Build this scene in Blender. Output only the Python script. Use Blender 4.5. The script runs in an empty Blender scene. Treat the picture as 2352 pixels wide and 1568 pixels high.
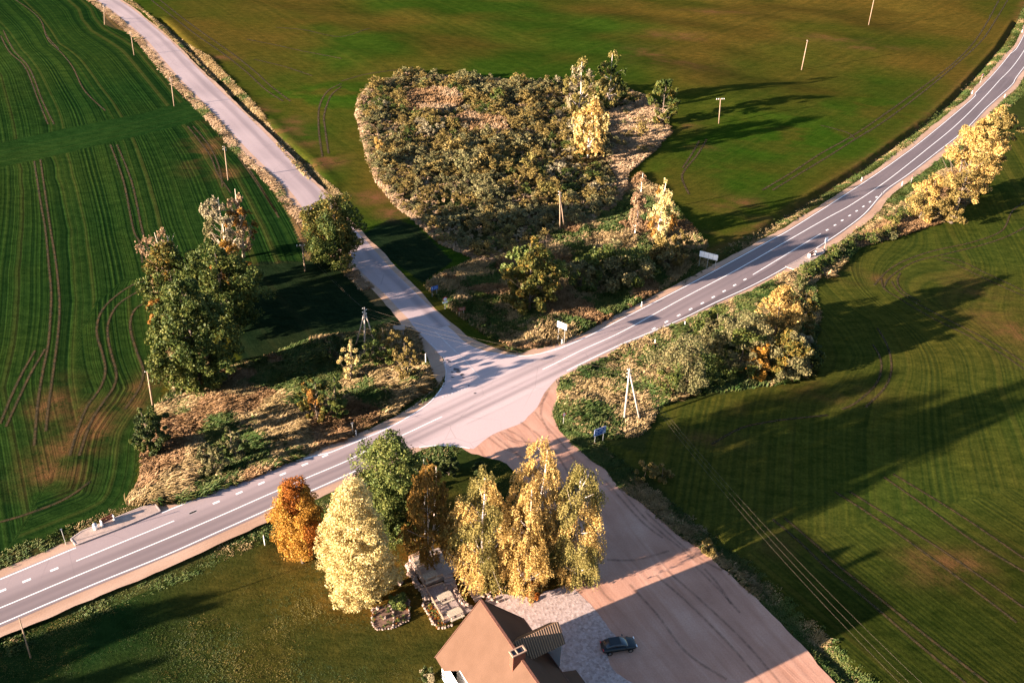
import bpy, math, random
import numpy as np
from mathutils import Vector
random.seed(7); RNG = np.random.default_rng(7)
C = bpy.context.scene.collection
R = math.radians
# ---------------------------------------------------------------- camera
W, H = 2352.0, 1568.0            # reading grid of the photograph
F_PX, PITCH, ROLL, HC = 2100.0, 0.5827093, 0.03952227, 92.0
cF = np.array([0, math.cos(PITCH), -math.sin(PITCH)])
_r = np.array([1., 0, 0]); _u = np.array([0, math.sin(PITCH), math.cos(PITCH)])
cR = math.cos(ROLL)*_r + math.sin(ROLL)*_u
cU = -math.sin(ROLL)*_r + math.cos(ROLL)*_u
cam = bpy.data.cameras.new('camera'); co = bpy.data.objects.new('camera', cam); C.objects.link(co)
from mathutils import Matrix
co.matrix_world = Matrix(((cR[0], cU[0], -cF[0], 0), (cR[1], cU[1], -cF[1], 0), (cR[2], cU[2], -cF[2], HC), (0, 0, 0, 1)))
cam.sensor_width = 36; cam.lens = 36*F_PX/W; cam.clip_start = 1; cam.clip_end = 6000
bpy.context.scene.camera = co
# ---------------------------------------------------------------- world, sun, exposure
SUN_EL, SUN_AZ = R(11.3), R(29+180)      # direction towards the sun
world = bpy.data.worlds.new("World"); bpy.context.scene.world = world; world.use_nodes = True
nt = world.node_tree
bg = nt.nodes['Background']; sky = nt.nodes.new('ShaderNodeTexSky'); sky.sky_type = 'NISHITA'; sky.sun_disc = False
sky.sun_elevation = SUN_EL; sky.sun_rotation = math.atan2(math.cos(SUN_AZ), math.sin(SUN_AZ)); sky.air_density = 1.2; sky.ozone_density = 2.0
tint = nt.nodes.new('ShaderNodeMix'); tint.data_type = 'RGBA'; tint.blend_type = 'MULTIPLY'; tint.inputs[0].default_value = 1; tint.inputs[7].default_value = (.92, .96, 1.10, 1)
nt.links.new(sky.outputs[0], tint.inputs[6]); nt.links.new(tint.outputs[2], bg.inputs[0]); bg.inputs[1].default_value = 0.046
sl = bpy.data.lights.new('sun', 'SUN'); sl.energy = 5.0; sl.angle = R(0.6); sl.color = (1.0, 0.81, 0.65)
so = bpy.data.objects.new('sun', sl); C.objects.link(so)
sd = Vector((math.cos(SUN_EL)*math.cos(SUN_AZ), math.cos(SUN_EL)*math.sin(SUN_AZ), math.sin(SUN_EL)))
so.rotation_euler = sd.to_track_quat('Z', 'Y').to_euler(); so.location = sd*300
vs = bpy.context.scene.view_settings
vs.view_transform = 'Standard'; vs.look = 'None'; vs.gamma = 1; vs.exposure = 2.85; vs.use_curve_mapping = False
# ---------------------------------------------------------------- picking points
def ray(x, y):
    return cF*F_PX + cR*(x-W/2) - cU*(y-H/2)
def g(x, y, z=0.0):
    d = ray(x, y); t = (HC-z)/-d[2]
    return np.array([d[0]*t, d[1]*t])
def proj(P):
    v = np.asarray(P, float)-np.array([0, 0, HC]); z = v@cF
    return W/2+F_PX*(v@cR)/z, H/2-F_PX*(v@cU)/z
def height_at(base, ytop):
    b = g(*base); lo, hi = 0.05, 40.0
    for _ in range(40):
        m = (lo+hi)/2
        if proj((b[0], b[1], m))[1] > ytop: lo = m
        else: hi = m
    return lo
def scale_at(x, y):                       # photo pixels per metre across the view
    b = g(x, y); v = np.array([b[0], b[1], -HC]); return F_PX/(v@cF)
def Z(tag, pts):
    cx, cy, s = {'a': (0, 1450, .21813), 'b': (500, 1250, .21813), 'c': (1000, 1000, .21813), 'd': (1500, 1000, .21813),
                 'e': (1900, 650, .21813), 'f': (2400, 300, .21813), 'g': (2600, 50, .17943), 'h': (850, 500, .21813),
                 'i': (300, 0, .38168), 'j': (1400, 1250, .5089), 'k': (1700, 1650, .50907),
                 'A': (0, 0, .33356), 'B': (1031, 0, .33356), 'C': (2062, 0, .33356), 'D': (0, 688, .33356), 'E': (1031, 688, .33356),
                 'F': (2062, 688, .33356), 'G': (0, 1375, .33356), 'H': (1031, 1375, .33356), 'I': (2062, 1375, .33356),
                 't': (1230, 1680, .18669), 'r': (780, 1550, .22625)}[tag]
    return [(cx*.7602+x*s, cy*.7602+y*s) for x, y in pts]
def WP(pts, z=0.0): return np.array([g(x, y, z) for x, y in pts])
def smooth(P, step=1.0):                   # Catmull-Rom resample of a world polyline
    P = np.asarray(P, float); n = len(P); out = []
    for i in range(n-1):
        p0 = P[max(i-1, 0)]; p1 = P[i]; p2 = P[i+1]; p3 = P[min(i+2, n-1)]
        k = max(1, int(np.linalg.norm(p2-p1)/step))
        for j in range(k):
            t = j/k
            out.append(.5*((2*p1)+(p2-p0)*t+(2*p0-5*p1+4*p2-p3)*t*t+(3*p1-p0-3*p2+p3)*t**3))
    out.append(P[-1]); return np.array(out)
def normals2(P):
    d = np.gradient(P, axis=0); d /= np.linalg.norm(d, axis=1)[:, None]+1e-9
    return np.stack([-d[:, 1], d[:, 0]], 1)     # to the left of travel
def offset(P, o): return P+normals2(P)*np.asarray(o).reshape(-1, 1) if np.ndim(o) else P+normals2(P)*o
def dist_poly(X, Y, P, signed=False):
    """distance from many points to a polyline (world)"""
    best = np.full(X.shape, 1e9); sg = np.ones(X.shape)
    for a, b in zip(P[:-1], P[1:]):
        d = b-a; L = d@d+1e-12
        t = np.clip(((X-a[0])*d[0]+(Y-a[1])*d[1])/L, 0, 1)
        dx = X-(a[0]+t*d[0]); dy = Y-(a[1]+t*d[1]); q = dx*dx+dy*dy
        m = q < best; best[m] = q[m]
        if signed: sg[m] = np.sign(d[0]*dy[m]-d[1]*dx[m])
    r = np.sqrt(best); return r*sg if signed else r
def inside(X, Y, P):
    r = np.zeros(X.shape, bool); n = len(P); j = n-1
    for i in range(n):
        xi, yi = P[i]; xj, yj = P[j]
        c = ((yi > Y) != (yj > Y)) & (X < (xj-xi)*(Y-yi)/(yj-yi+1e-12)+xi)
        r ^= c; j = i
    return r
def _hash(ix, iy, s):
    v = np.sin(ix*127.1+iy*311.7+s*74.7)*43758.5453; return v-np.floor(v)
def vnoise(X, Y, sc, s=0):
    x = X/sc; y = Y/sc; ix = np.floor(x); iy = np.floor(y); fx = x-ix; fy = y-iy
    fx = fx*fx*(3-2*fx); fy = fy*fy*(3-2*fy)
    a = _hash(ix, iy, s); b = _hash(ix+1, iy, s); c = _hash(ix, iy+1, s); d = _hash(ix+1, iy+1, s)
    return (a*(1-fx)+b*fx)*(1-fy)+(c*(1-fx)+d*fx)*fy
def fbm(X, Y, sc, s=0, o=3):
    r = 0; w = 0
    for k in range(o):
        r = r+vnoise(X, Y, sc/2**k, s+k*13)*.5**k; w += .5**k
    return r/w
# ---------------------------------------------------------------- tagging and mesh helpers
def tag(o, label=None, cat=None, group=None, kind=None):
    if label: o['label'] = label
    if cat: o['category'] = cat
    if group: o['group'] = group
    if kind: o['kind'] = kind
    return o
def empty(name, loc, label, cat, group=None, rz=0):
    o = bpy.data.objects.new(name, None); C.objects.link(o); o.location = (loc[0], loc[1], loc[2] if len(loc) > 2 else 0)
    o.rotation_euler = (0, 0, rz); o.empty_display_size = .3
    return tag(o, label, cat, group)
def mesh_np(name, V, Fc, mats, parent=None, smooth_=False, mi=None, uv=None, attrs=None, cols=None):
    """V (n,3); Fc (m,k) all faces of the same size, or a list of such arrays"""
    V = np.ascontiguousarray(V, np.float32); Fl = Fc if isinstance(Fc, list) else [Fc]
    Fl = [np.asarray(f, np.int32) for f in Fl if len(f)]
    me = bpy.data.meshes.new(name); me.vertices.add(len(V)); me.vertices.foreach_set('co', V.ravel())
    idx = np.concatenate([f.ravel() for f in Fl]); sizes = np.concatenate([np.full(len(f), f.shape[1], np.int32) for f in Fl])
    st = np.concatenate([[0], np.cumsum(sizes)[:-1]]).astype(np.int32)
    me.loops.add(len(idx)); me.loops.foreach_set('vertex_index', idx)
    me.polygons.add(len(sizes)); me.polygons.foreach_set('loop_start', st)
    if mi is not None: me.polygons.foreach_set('material_index', np.asarray(mi, np.int32))
    if smooth_: me.polygons.foreach_set('use_smooth', np.ones(len(sizes), bool))
    if uv is not None:
        l = me.uv_layers.new(name='UVMap'); l.data.foreach_set('uv', np.asarray(uv, np.float32)[idx].ravel())
    if attrs:
        for k, v in attrs.items():
            a = me.attributes.new(k, 'FLOAT', 'POINT'); a.data.foreach_set('value', np.asarray(v, np.float32))
    if cols:
        for k, v in cols.items():
            a = me.attributes.new(k, 'FLOAT_COLOR', 'POINT')
            cc = np.ones((len(V), 4), np.float32); cc[:, :3] = v; a.data.foreach_set('color', cc.ravel())
    for m in (mats if isinstance(mats, (list, tuple)) else [mats]): me.materials.append(m)
    me.update(calc_edges=True)
    o = bpy.data.objects.new(name, me); C.objects.link(o)
    if parent is not None: o.parent = parent
    return o
class MB:
    def __init__(s): s.v = []; s.f = []
    def add(s, vs, fs):
        n = len(s.v); s.v += [tuple(map(float, v)) for v in vs]; s.f += [tuple(i+n for i in f) for f in fs]; return s
    def box(s, c, d, rz=0, taper=1.0):
        x, y, z = d[0]/2, d[1]/2, d[2]/2; ca, sa = math.cos(rz), math.sin(rz); vs = []
        for k in (-1, 1):
            t = taper if k > 0 else 1
            for a, b in ((-1, -1), (1, -1), (1, 1), (-1, 1)):
                X, Y = a*x*t, b*y*t; vs.append((c[0]+X*ca-Y*sa, c[1]+X*sa+Y*ca, c[2]+k*z))
        return s.add(vs, [(0, 3, 2, 1), (4, 5, 6, 7), (0, 1, 5, 4), (1, 2, 6, 5), (2, 3, 7, 6), (3, 0, 4, 7)])
    def bar(s, p, q, w, h=None, up=(0, 0, 1)):
        h = h or w; p = Vector(p); q = Vector(q); d = (q-p).normalized(); up = Vector(up)
        if abs(d.dot(up)) > .98: up = Vector((1, 0, 0))
        a = d.cross(up).normalized(); b = a.cross(d).normalized(); vs = []
        for P in (p, q):
            for i, j in ((-1, -1), (1, -1), (1, 1), (-1, 1)): vs.append(P+a*(i*w/2)+b*(j*h/2))
        return s.add(vs, [(0, 3, 2, 1), (4, 5, 6, 7), (0, 1, 5, 4), (1, 2, 6, 5), (2, 3, 7, 6), (3, 0, 4, 7)])
    def tube(s, pts, rads, n=8):
        pts = [Vector(p) for p in pts]; vs = []; fs = []
        for i, p in enumerate(pts):
            d = (pts[min(i+1, len(pts)-1)]-pts[max(i-1, 0)]).normalized()
            up = Vector((0, 0, 1)) if abs(d.z) < .9 else Vector((1, 0, 0))
            a = d.cross(up).normalized(); b = d.cross(a).normalized()
            r = rads[i] if isinstance(rads, (list, tuple)) else rads
            for k in range(n):
                t = 2*math.pi*k/n; vs.append(p+a*(math.cos(t)*r)+b*(math.sin(t)*r))
        for i in range(len(pts)-1):
            for k in range(n):
                k2 = (k+1) % n; fs.append((i*n+k, i*n+k2, (i+1)*n+k2, (i+1)*n+k))
        fs.append(tuple(range(n-1, -1, -1))); fs.append(tuple((len(pts)-1)*n+k for k in range(n)))
        return s.add(vs, fs)
    def ngon(s, pts): return s.add(pts, [tuple(range(len(pts)))])
    def rock(s, c, r, flat=.7, seed=0):
        rr = random.Random(seed); n = 7; vs = []; fs = []
        for i, ph in enumerate((-.9, -.3, .35, 1.0)):
            for k in range(n):
                t = 2*math.pi*k/n+i*.4; q = r*(.75+.5*rr.random())
                vs.append((c[0]+math.cos(t)*math.cos(ph)*q, c[1]+math.sin(t)*math.cos(ph)*q, c[2]+math.sin(ph)*q*flat))
        for i in range(3):
            for k in range(n):
                k2 = (k+1) % n; fs.append((i*n+k, i*n+k2, (i+1)*n+k2, (i+1)*n+k))
        fs.append(tuple(range(n-1, -1, -1))); fs.append(tuple(3*n+k for k in range(n)))
        return s.add(vs, fs)
    def build(s, name, m, parent=None, sm=False, loc=None, bevel=0):
        me = bpy.data.meshes.new(name); V = s.v
        if loc is not None: V = [(a-loc[0], b-loc[1], c-loc[2]) for a, b, c in V]
        me.from_pydata(V, [], s.f)
        if sm: me.polygons.foreach_set('use_smooth', np.ones(len(s.f), bool))
        for q in (m if isinstance(m, (list, tuple)) else [m]): me.materials.append(q)
        me.update(); o = bpy.data.objects.new(name, me); C.objects.link(o)
        if parent is not None: o.parent = parent
        if bevel:
            b = o.modifiers.new('bevel', 'BEVEL'); b.width = bevel; b.segments = 2; b.limit_method = 'ANGLE'
        return o
def copy_tree(o, parent=None):
    c = o.copy(); C.objects.link(c)
    if parent is not None: c.parent = parent
    for ch in list(o.children): copy_tree(ch, c)
    return c
# ---------------------------------------------------------------- materials
def newmat(name):
    m = bpy.data.materials.new(name); m.use_nodes = True; n = m.node_tree.nodes; n.clear()
    out = n.new('ShaderNodeOutputMaterial'); return m, n, m.node_tree.links, out
class NB:                                  # small node builder
    def __init__(s, name): s.m, s.n, s.l, s.out = newmat(name)
    def node(s, t, **kw):
        x = s.n.new(t)
        for k, v in kw.items(): setattr(x, k, v)
        return x
    def val(s, sock, v):
        if isinstance(v, bpy.types.NodeSocket): s.l.new(v, sock)
        elif v is not None: sock.default_value = (v if not isinstance(v, tuple) or len(v) != 3 or sock.type != 'RGBA' else (*v, 1))
    def noise(s, scale, detail=3, vec=None, rough=.55, dist=0, dim='3D', w=None):
        x = s.node('ShaderNodeTexNoise', noise_dimensions=dim); x.inputs['Scale'].default_value = scale; x.inputs['Detail'].default_value = detail
        x.inputs['Roughness'].default_value = rough; x.inputs['Distortion'].default_value = dist
        if vec is not None and dim != '1D': s.l.new(vec, x.inputs['Vector'])
        if w is not None: s.l.new(w, x.inputs['W'])
        return x.outputs['Fac']
    def ramp(s, f, stops, interp='LINEAR'):
        x = s.node('ShaderNodeValToRGB'); x.color_ramp.interpolation = interp; e = x.color_ramp.elements
        while len(e) < len(stops): e.new(.5)
        for q, (p, c) in zip(e, stops): q.position = p; q.color = (*c, 1) if len(c) == 3 else c
        s.l.new(f, x.inputs[0]); return x.outputs[0]
    def rng(s, f, a, b, c=0, d=1):
        x = s.node('ShaderNodeMapRange'); s.val(x.inputs[0], f); x.inputs[1].default_value = a; x.inputs[2].default_value = b
        x.inputs[3].default_value = c; x.inputs[4].default_value = d; return x.outputs[0]
    def math(s, op, a, b=0.0, c=None):
        x = s.node('ShaderNodeMath', operation=op); s.val(x.inputs[0], a); s.val(x.inputs[1], b)
        if c is not None: s.val(x.inputs[2], c)
        return x.outputs[0]
    def mix(s, f, a, b, mode='MIX'):
        x = s.node('ShaderNodeMix', data_type='RGBA', blend_type=mode); s.val(x.inputs[0], f); s.val(x.inputs[6], a); s.val(x.inputs[7], b); return x.outputs[2]
    def attr(s, name):
        return s.node('ShaderNodeAttribute', attribute_name=name).outputs
    def pos(s): return s.node('ShaderNodeNewGeometry').outputs['Position']
    def obj(s): return s.node('ShaderNodeTexCoord').outputs['Object']
    def mapv(s, v, sc=(1, 1, 1), rot=(0, 0, 0)):
        x = s.node('ShaderNodeMapping'); s.l.new(v, x.inputs[0]); x.inputs['Scale'].default_value = sc; x.inputs['Rotation'].default_value = rot; return x.outputs[0]
    def bump(s, h, strength=.5, dist=.1, nrm=None):
        x = s.node('ShaderNodeBump'); x.inputs['Strength'].default_value = strength; x.inputs['Distance'].default_value = dist
        s.l.new(h, x.inputs['Height'])
        if nrm is not None: s.l.new(nrm, x.inputs['Normal'])
        return x.outputs[0]
    def pbr(s, col, rough=.8, nrm=None, metal=0, spec=.3):
        x = s.node('ShaderNodeBsdfPrincipled'); s.val(x.inputs['Base Color'], col); s.val(x.inputs['Roughness'], rough)
        x.inputs['Metallic'].default_value = metal; x.inputs['Specular IOR Level'].default_value = spec
        if nrm is not None: s.l.new(nrm, x.inputs['Normal'])
        s.l.new(x.outputs[0], s.out.inputs[0]); s.b = x; return s.m
def simple(name, col, rough=.7, metal=0, var=.25, scale=3, bumpd=0.0, spec=.3):
    b = NB(name); f = b.noise(scale, 4, b.pos()); dark = tuple(c*(1-var) for c in col); lite = tuple(min(1, c*(1+var)) for c in col)
    c = b.ramp(f, [(.3, dark), (.7, lite)]); n = b.bump(b.noise(scale*6, 3, b.pos()), .6, bumpd) if bumpd else None
    return b.pbr(c, rough, n, metal, spec)
def leafmat(name, c1, c2, c3=None, trans=.35):
    """leaf clumps: hue varies from clump to clump (noise in space) and leaf to leaf (random per island)"""
    b = NB(name); geo = b.node('ShaderNodeNewGeometry'); rnd = geo.outputs['Random Per Island']
    f = b.math('ADD', b.math('MULTIPLY', b.noise(.55, 2, geo.outputs['Position']), .65), b.math('MULTIPLY', b.noise(.12, 2, geo.outputs['Position']), .35)); f = b.math('ADD', b.math('MULTIPLY', rnd, .45), b.math('MULTIPLY', b.rng(f, .3, .7), .6))
    st = [(.15, c1), (.85, c2)] if c3 is None else [(.1, c1), (.5, c2), (.95, c3)]
    c = b.ramp(f, st)
    d = b.node('ShaderNodeBsdfPrincipled'); b.l.new(c, d.inputs['Base Color']); d.inputs['Roughness'].default_value = .55; d.inputs['Specular IOR Level'].default_value = .10
    t = b.node('ShaderNodeBsdfTranslucent'); b.l.new(c, t.inputs[0]); mx = b.node('ShaderNodeMixShader'); mx.inputs[0].default_value = trans
    b.l.new(d.outputs[0], mx.inputs[1]); b.l.new(t.outputs[0], mx.inputs[2]); b.l.new(mx.outputs[0], b.out.inputs[0]); return b.m
# ================================================================ ROADS (traced on the ground plane)
Cl = WP([(-120, 1443)]+Z('a', [(0, 1345), (750, 1031)])+Z('b', [(0, 1318), (600, 1062), (1000, 885), (1450, 690), (1900, 500)])+Z('c', [(345, 1272), (755, 1095), (1170, 900)])
        + Z('d', [(485, 405), (900, 200), (1335, 0)])+Z('e', [(560, 880), (1120, 585), (1600, 310), (2080, 35)])+Z('f', [(600, 1110), (985, 850), (1400, 523), (1690, 285)])
        + Z('g', [(1500, 1120), (1750, 850), (2093, 440)])+[(2450, -50)])
Ll = WP([(-120, 1378)]+Z('a', [(0, 1045), (800, 712), (1705, 345)])+Z('b', [(670, 755), (1000, 620), (1350, 500), (1700, 415)])+Z('c', [(0, 1275), (400, 1110), (700, 970)])
        + Z('d', [(300, 285), (500, 225), (700, 170), (900, 85), (1075, 0)])+Z('e', [(500, 800), (1000, 535), (1500, 260)])+Z('f', [(0, 1345), (690, 905), (1090, 630), (1400, 395), (1870, 0)])
        + Z('g', [(1480, 970), (1700, 740), (1900, 500), (2093, 235)])+[(2425, -90)])
Rl = WP([(-120, 1485)]+Z('a', [(0, 1515), (1000, 1090)])+Z('b', [(0, 1487), (640, 1202), (1265, 925), (1680, 745), (2045, 580)])+[(905, 1040), (1000, 1000), (1150, 935)]
        + Z('d', [(740, 420), (880, 350), (1000, 290), (1300, 145)])+Z('e', [(0, 1325), (540, 1100), (900, 925), (1300, 740), (1650, 550), (1970, 350)])
        + Z('f', [(500, 1390), (700, 1240), (800, 1140), (900, 1020), (990, 935), (1200, 790), (1480, 575), (1800, 320)])+Z('g', [(1600, 1180), (1800, 1000), (1950, 860), (2093, 650)])+[(2480, 0)])
Cl, Ll, Rl = smooth(Cl, 1.5), smooth(Ll, 1.0), smooth(Rl, 1.0)
NWl = WP([(966, 880), (1007, 825), (989, 788)]+[(958.7, 760.2), (929.8, 722), (886, 672), (860, 646), (836, 624), (816, 605), (704, 485), (646, 413), (564, 336), (495, 259.5), (411, 175.6), (339, 92), (304, 61), (266, 29), (228, 2), (130, -70)])
NWr = WP([(1240, 850), (1163.7, 814.7), (1120, 807), (1087.4, 797), (1065.6, 784), (1041.6, 760), (995, 722), (962.5, 685.5), (921, 644), (890.5, 611), (855.6, 572), (827, 546), (746.5, 452), (711.6, 419), (676.7, 380), (640, 342), (556, 259.5), (464.6, 171.8), (380.7, 87.8), (304, 23), (270, 0), (180, -70)])
NWl[0:3] = WP([(1024, 855), (1024, 842), (1010, 815)])
NWl, NWr = smooth(NWl, 1.5), smooth(NWr, 1.5)
corner = WP(Z('c', [(700, 970), (900, 850), (1050, 740), (1150, 620), (1205, 520), (1215, 430), (1205, 330), (1165, 255)]))
apS = WP([(826, 1077), (900, 1035)]+Z('c', [(930, 1225), (1100, 1205), (1300, 1210), (1460, 1235), (1500, 1240), (1700, 1090), (2000, 970)])+Z('d', [(330, 900), (430, 800), (500, 660), (600, 540), (700, 450), (880, 350)]))
# dirt road and yard
dE = WP(Z('d', [(880, 400), (790, 540), (680, 640), (630, 750), (600, 850), (620, 950), (660, 1040), (720, 1110), (850, 1230), (1000, 1360), (1130, 1440), (1200, 1520)])
        + Z('j', [(700, 330), (850, 440), (960, 540), (1060, 600), (1110, 650), (1195, 715)])+Z('k', [(840, 205), (950, 310), (1040, 410), (1150, 530), (1240, 617)])+[(2010, 1660), (2120, 1800)])
dW = WP(Z('c', [(1380, 1225), (1480, 1290), (1700, 1340), (1850, 1400)])+[(1215, 1120), (1262, 1215), (1300, 1290)]+Z('H', [(1640, 850), (1530, 905), (1400, 935), (1290, 975), (1210, 965), (1000, 1000)])+[(1100, 1400), (1080, 1700), (1180, 1850)])
dE, dW = smooth(dE, 1.0), smooth(dW, 1.0)
def jag(P, amp, sc=1.5, s=0):
    n = vnoise(P[:, 0]+s*17, P[:, 1]-s*9, sc, s)-.5+.6*(vnoise(P[:, 0], P[:, 1], sc*4, s+5)-.5); return offset(P, n*amp*2)
def clean(P, o):                            # drop offset points that fall back inside
    return P
def ribbon(name, A, B, m, z, uvw=True, kind='structure', parent=None, ua=0.0):
    n = min(len(A), len(B)); V = np.zeros((2*n, 3)); V[0::2, :2] = A[:n]; V[1::2, :2] = B[:n]; V[:, 2] = z
    i = np.arange(n-1)*2; Fc = np.stack([i, i+1, i+3, i+2], 1)
    L = np.concatenate([[0], np.cumsum(np.linalg.norm(np.diff(A[:n], axis=0), axis=1))]); w = np.linalg.norm(B[:n]-A[:n], axis=1)
    uv = np.zeros((2*n, 2)); uv[0::2, 0] = ua; uv[0::2, 1] = L; uv[1::2, 0] = w+ua; uv[1::2, 1] = L
    nz = np.cross(V[Fc[0, 1]]-V[Fc[0, 0]], V[Fc[0, 2]]-V[Fc[0, 0]])[2]
    if nz < 0: Fc = Fc[:, ::-1]
    o = mesh_np(name, V, Fc, m, parent, uv=uv)
    if kind: tag(o, kind=kind)
    return o
def resample(P, n):
    s = np.concatenate([[0], np.cumsum(np.linalg.norm(np.diff(P, axis=0), axis=1))]); t = np.linspace(0, s[-1], n)
    return np.stack([np.interp(t, s, P[:, 0]), np.interp(t, s, P[:, 1])], 1)
def sheet(name, P, m, z, kind='structure', parent=None):
    from mathutils.geometry import delaunay_2d_cdt
    P = np.asarray(P)
    q = [P[0]]
    for p in P[1:]:
        if np.hypot(*(p-q[-1])) > .05: q.append(p)
    if np.hypot(*(q[0]-q[-1])) < .05: q.pop()
    n = len(q); r = delaunay_2d_cdt([Vector(p) for p in q], [], [list(range(n))], 1, 1e-4)
    V = np.array([(v[0], v[1], z) for v in r[0]]); Fc = np.array([f for f in r[2] if len(f) == 3])
    a = V[Fc[:, 1]]-V[Fc[:, 0]]; b_ = V[Fc[:, 2]]-V[Fc[:, 0]]; fl = (a[:, 0]*b_[:, 1]-a[:, 1]*b_[:, 0]) < 0; Fc[fl] = Fc[fl][:, ::-1]
    o = mesh_np(name, V, Fc, m, parent)
    if kind: tag(o, kind=kind)
    return o
# ---- road materials
def asphalt(name, c1, c2, tracks=True):
    b = NB(name); p = b.pos(); u = b.node('ShaderNodeUVMap'); sx = b.node('ShaderNodeSeparateXYZ'); b.l.new(u.outputs[0], sx.inputs[0])
    uvs = b.mapv(u.outputs[0], (1.3, .05, 1)); streak = b.noise(1.0, 4, uvs, .6)
    big = b.noise(.06, 3, p); fine = b.noise(9, 3, p, .7)
    f = b.math('ADD', b.math('MULTIPLY', streak, .55), b.math('MULTIPLY', big, .45))
    c = b.ramp(f, [(.32, c1), (.66, c2)])
    d = b.attr('dust'); c = b.mix(d[2] if False else d['Fac'], c, (.50, .385, .372))
    t = b.attr('wheel')['Fac']; tn = b.math('MULTIPLY', t, b.rng(streak, .3, .7, .35, 1.0)); c = b.mix(b.math('MULTIPLY', tn, .85), c, (.105, .080, .085))
    c = b.mix(b.rng(fine, .35, .65, .0, .22), c, (.13, .11, .11))
    # faint cracks
    v = b.node('ShaderNodeTexVoronoi', feature='DISTANCE_TO_EDGE'); v.inputs['Scale'].default_value = .16; b.l.new(b.mapv(p, (1, 1, 1)), v.inputs['Vector'])
    cr = b.rng(v.outputs['Distance'], 0, .012, .28, 0); c = b.mix(b.math('MULTIPLY', cr, b.rng(big, .45, .6)), c, (.05, .045, .045))
    return b.pbr(c, .8, b.bump(fine, .25, .02), 0, .35)
M = {}
M['asphalt'] = asphalt('asphalt', (.075, .054, .056), (.130, .094, .096))
M['old_asphalt'] = asphalt('old_asphalt', (.185, .138, .142), (.27, .203, .205))
def dirtmat(name, c1, c2, c3, ang=R(-60)):
    b = NB(name); p = b.pos(); q = b.mapv(b.mapv(p, (1, 1, 1), (0, 0, -ang)), (.045, .42, 1)); st = b.noise(1.0, 6, q, .6, 1.2)
    big = b.noise(.12, 5, p, .65); fine = b.noise(5, 5, p, .75)
    c = b.ramp(b.math('ADD', b.math('MULTIPLY', st, .5), b.math('MULTIPLY', big, .5)), [(.30, c1), (.5, c2), (.68, c3)])
    c = b.mix(b.rng(fine, .4, .7, 0, .3), c, tuple(x*.6 for x in c1))
    h = b.math('ADD', b.math('MULTIPLY', st, .55), b.math('MULTIPLY', fine, .16))
    return b.pbr(c, .9, b.bump(h, .8, .12), 0, .15)
M['dirt'] = dirtmat('dirt', (.27, .132, .088), (.40, .215, .15), (.50, .30, .22))
M['shoulder'] = dirtmat('shoulder', (.26, .155, .10), (.36, .225, .155), (.43, .29, .21), R(38))
b = NB('forecourt_gravel'); p = b.pos(); v = b.node('ShaderNodeTexVoronoi'); v.inputs['Scale'].default_value = 3.2; b.l.new(p, v.inputs['Vector'])
c = b.mix(.5, b.ramp(b.noise(2.5, 5, p, .7), [(.35, (.24, .17, .15)), (.65, (.46, .36, .33))]), b.ramp(v.outputs['Color'], [(.1, (.2, .14, .12)), (.9, (.5, .40, .37))]))
M['gravel'] = b.pbr(c, .9, b.bump(v.outputs['Distance'], .35, .04), 0, .15)
M['paint'] = simple('road_paint', (.72, .70, .68), .6, var=.12, scale=1.5)
M['old_paint'] = simple('worn_paint', (.5, .43, .42), .7, var=.3, scale=2)
# ---- main road with per-vertex wear
def road_mesh(name, Cc, A, B, m, z, nu=14, wheels=(), dustf=None, u0=None):
    n = len(Cc); N = normals2(Cc); wl = dist_poly(Cc[:, 0], Cc[:, 1], A); wr = dist_poly(Cc[:, 0], Cc[:, 1], B)
    k = np.ones(9)/9
    pad = lambda w: np.convolve(np.pad(w, 4, 'edge'), k, 'valid')
    wl, wr = pad(wl)+.28, pad(wr)+.42
    us = np.linspace(0, 1, nu); V = np.zeros((n, nu, 3)); U = np.zeros((n, nu, 2))
    s = np.concatenate([[0], np.cumsum(np.linalg.norm(np.diff(Cc, axis=0), axis=1))])
    for j, t in enumerate(us):
        d = wl*(1-t)-wr*t; V[:, j, :2] = Cc+N*d[:, None]; U[:, j, 0] = d; U[:, j, 1] = s
    V[:, :, 2] = z; idx = np.arange(n*nu).reshape(n, nu)
    Fc = np.stack([idx[:-1, :-1], idx[:-1, 1:], idx[1:, 1:], idx[1:, :-1]], -1).reshape(-1, 4)[:, ::-1]
    V = V.reshape(-1, 3); U = U.reshape(-1, 2); wh = np.zeros(len(V))
    for w, sg, amt in wheels: wh = np.maximum(wh, np.exp(-((U[:, 0]-w)/sg)**2)*amt)
    dust = dustf(V[:, 0], V[:, 1], U[:, 0]) if dustf else np.zeros(len(V))
    o = mesh_np(name, V, Fc[:, ::-1] if False else Fc, m, uv=U, attrs={'wheel': wh, 'dust': dust}); return tag(o, kind='structure'), wl, wr
XC = g(1165, 900)                                     # middle of the crossing
def dust_main(X, Y, u):
    d = np.hypot(X-XC[0], Y-XC[1]); k = np.clip(1.15-d/26, 0, 1)
    far = .01+(.20+.22*vnoise(X, Y, 14, 3))*np.exp(-(d/92)**2)+.22*np.clip((u-1.0)/1.5, 0, 1)*(X < XC[0])
    return np.clip(k*.85*(1-.62*np.exp(-((u-1.1)/1.3)**2))*(1-.55*np.exp(-((u+2.2)/.9)**2))+far*(u > -4), 0, .9)
main, WL, WR = road_mesh('main_road', Cl, Ll, Rl, M['asphalt'], .030, 26, [(-.9, .38, .75), (-2.2, .38, .8), (1.0, .4, .45), (2.3, .4, .5)], dust_main)
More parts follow.
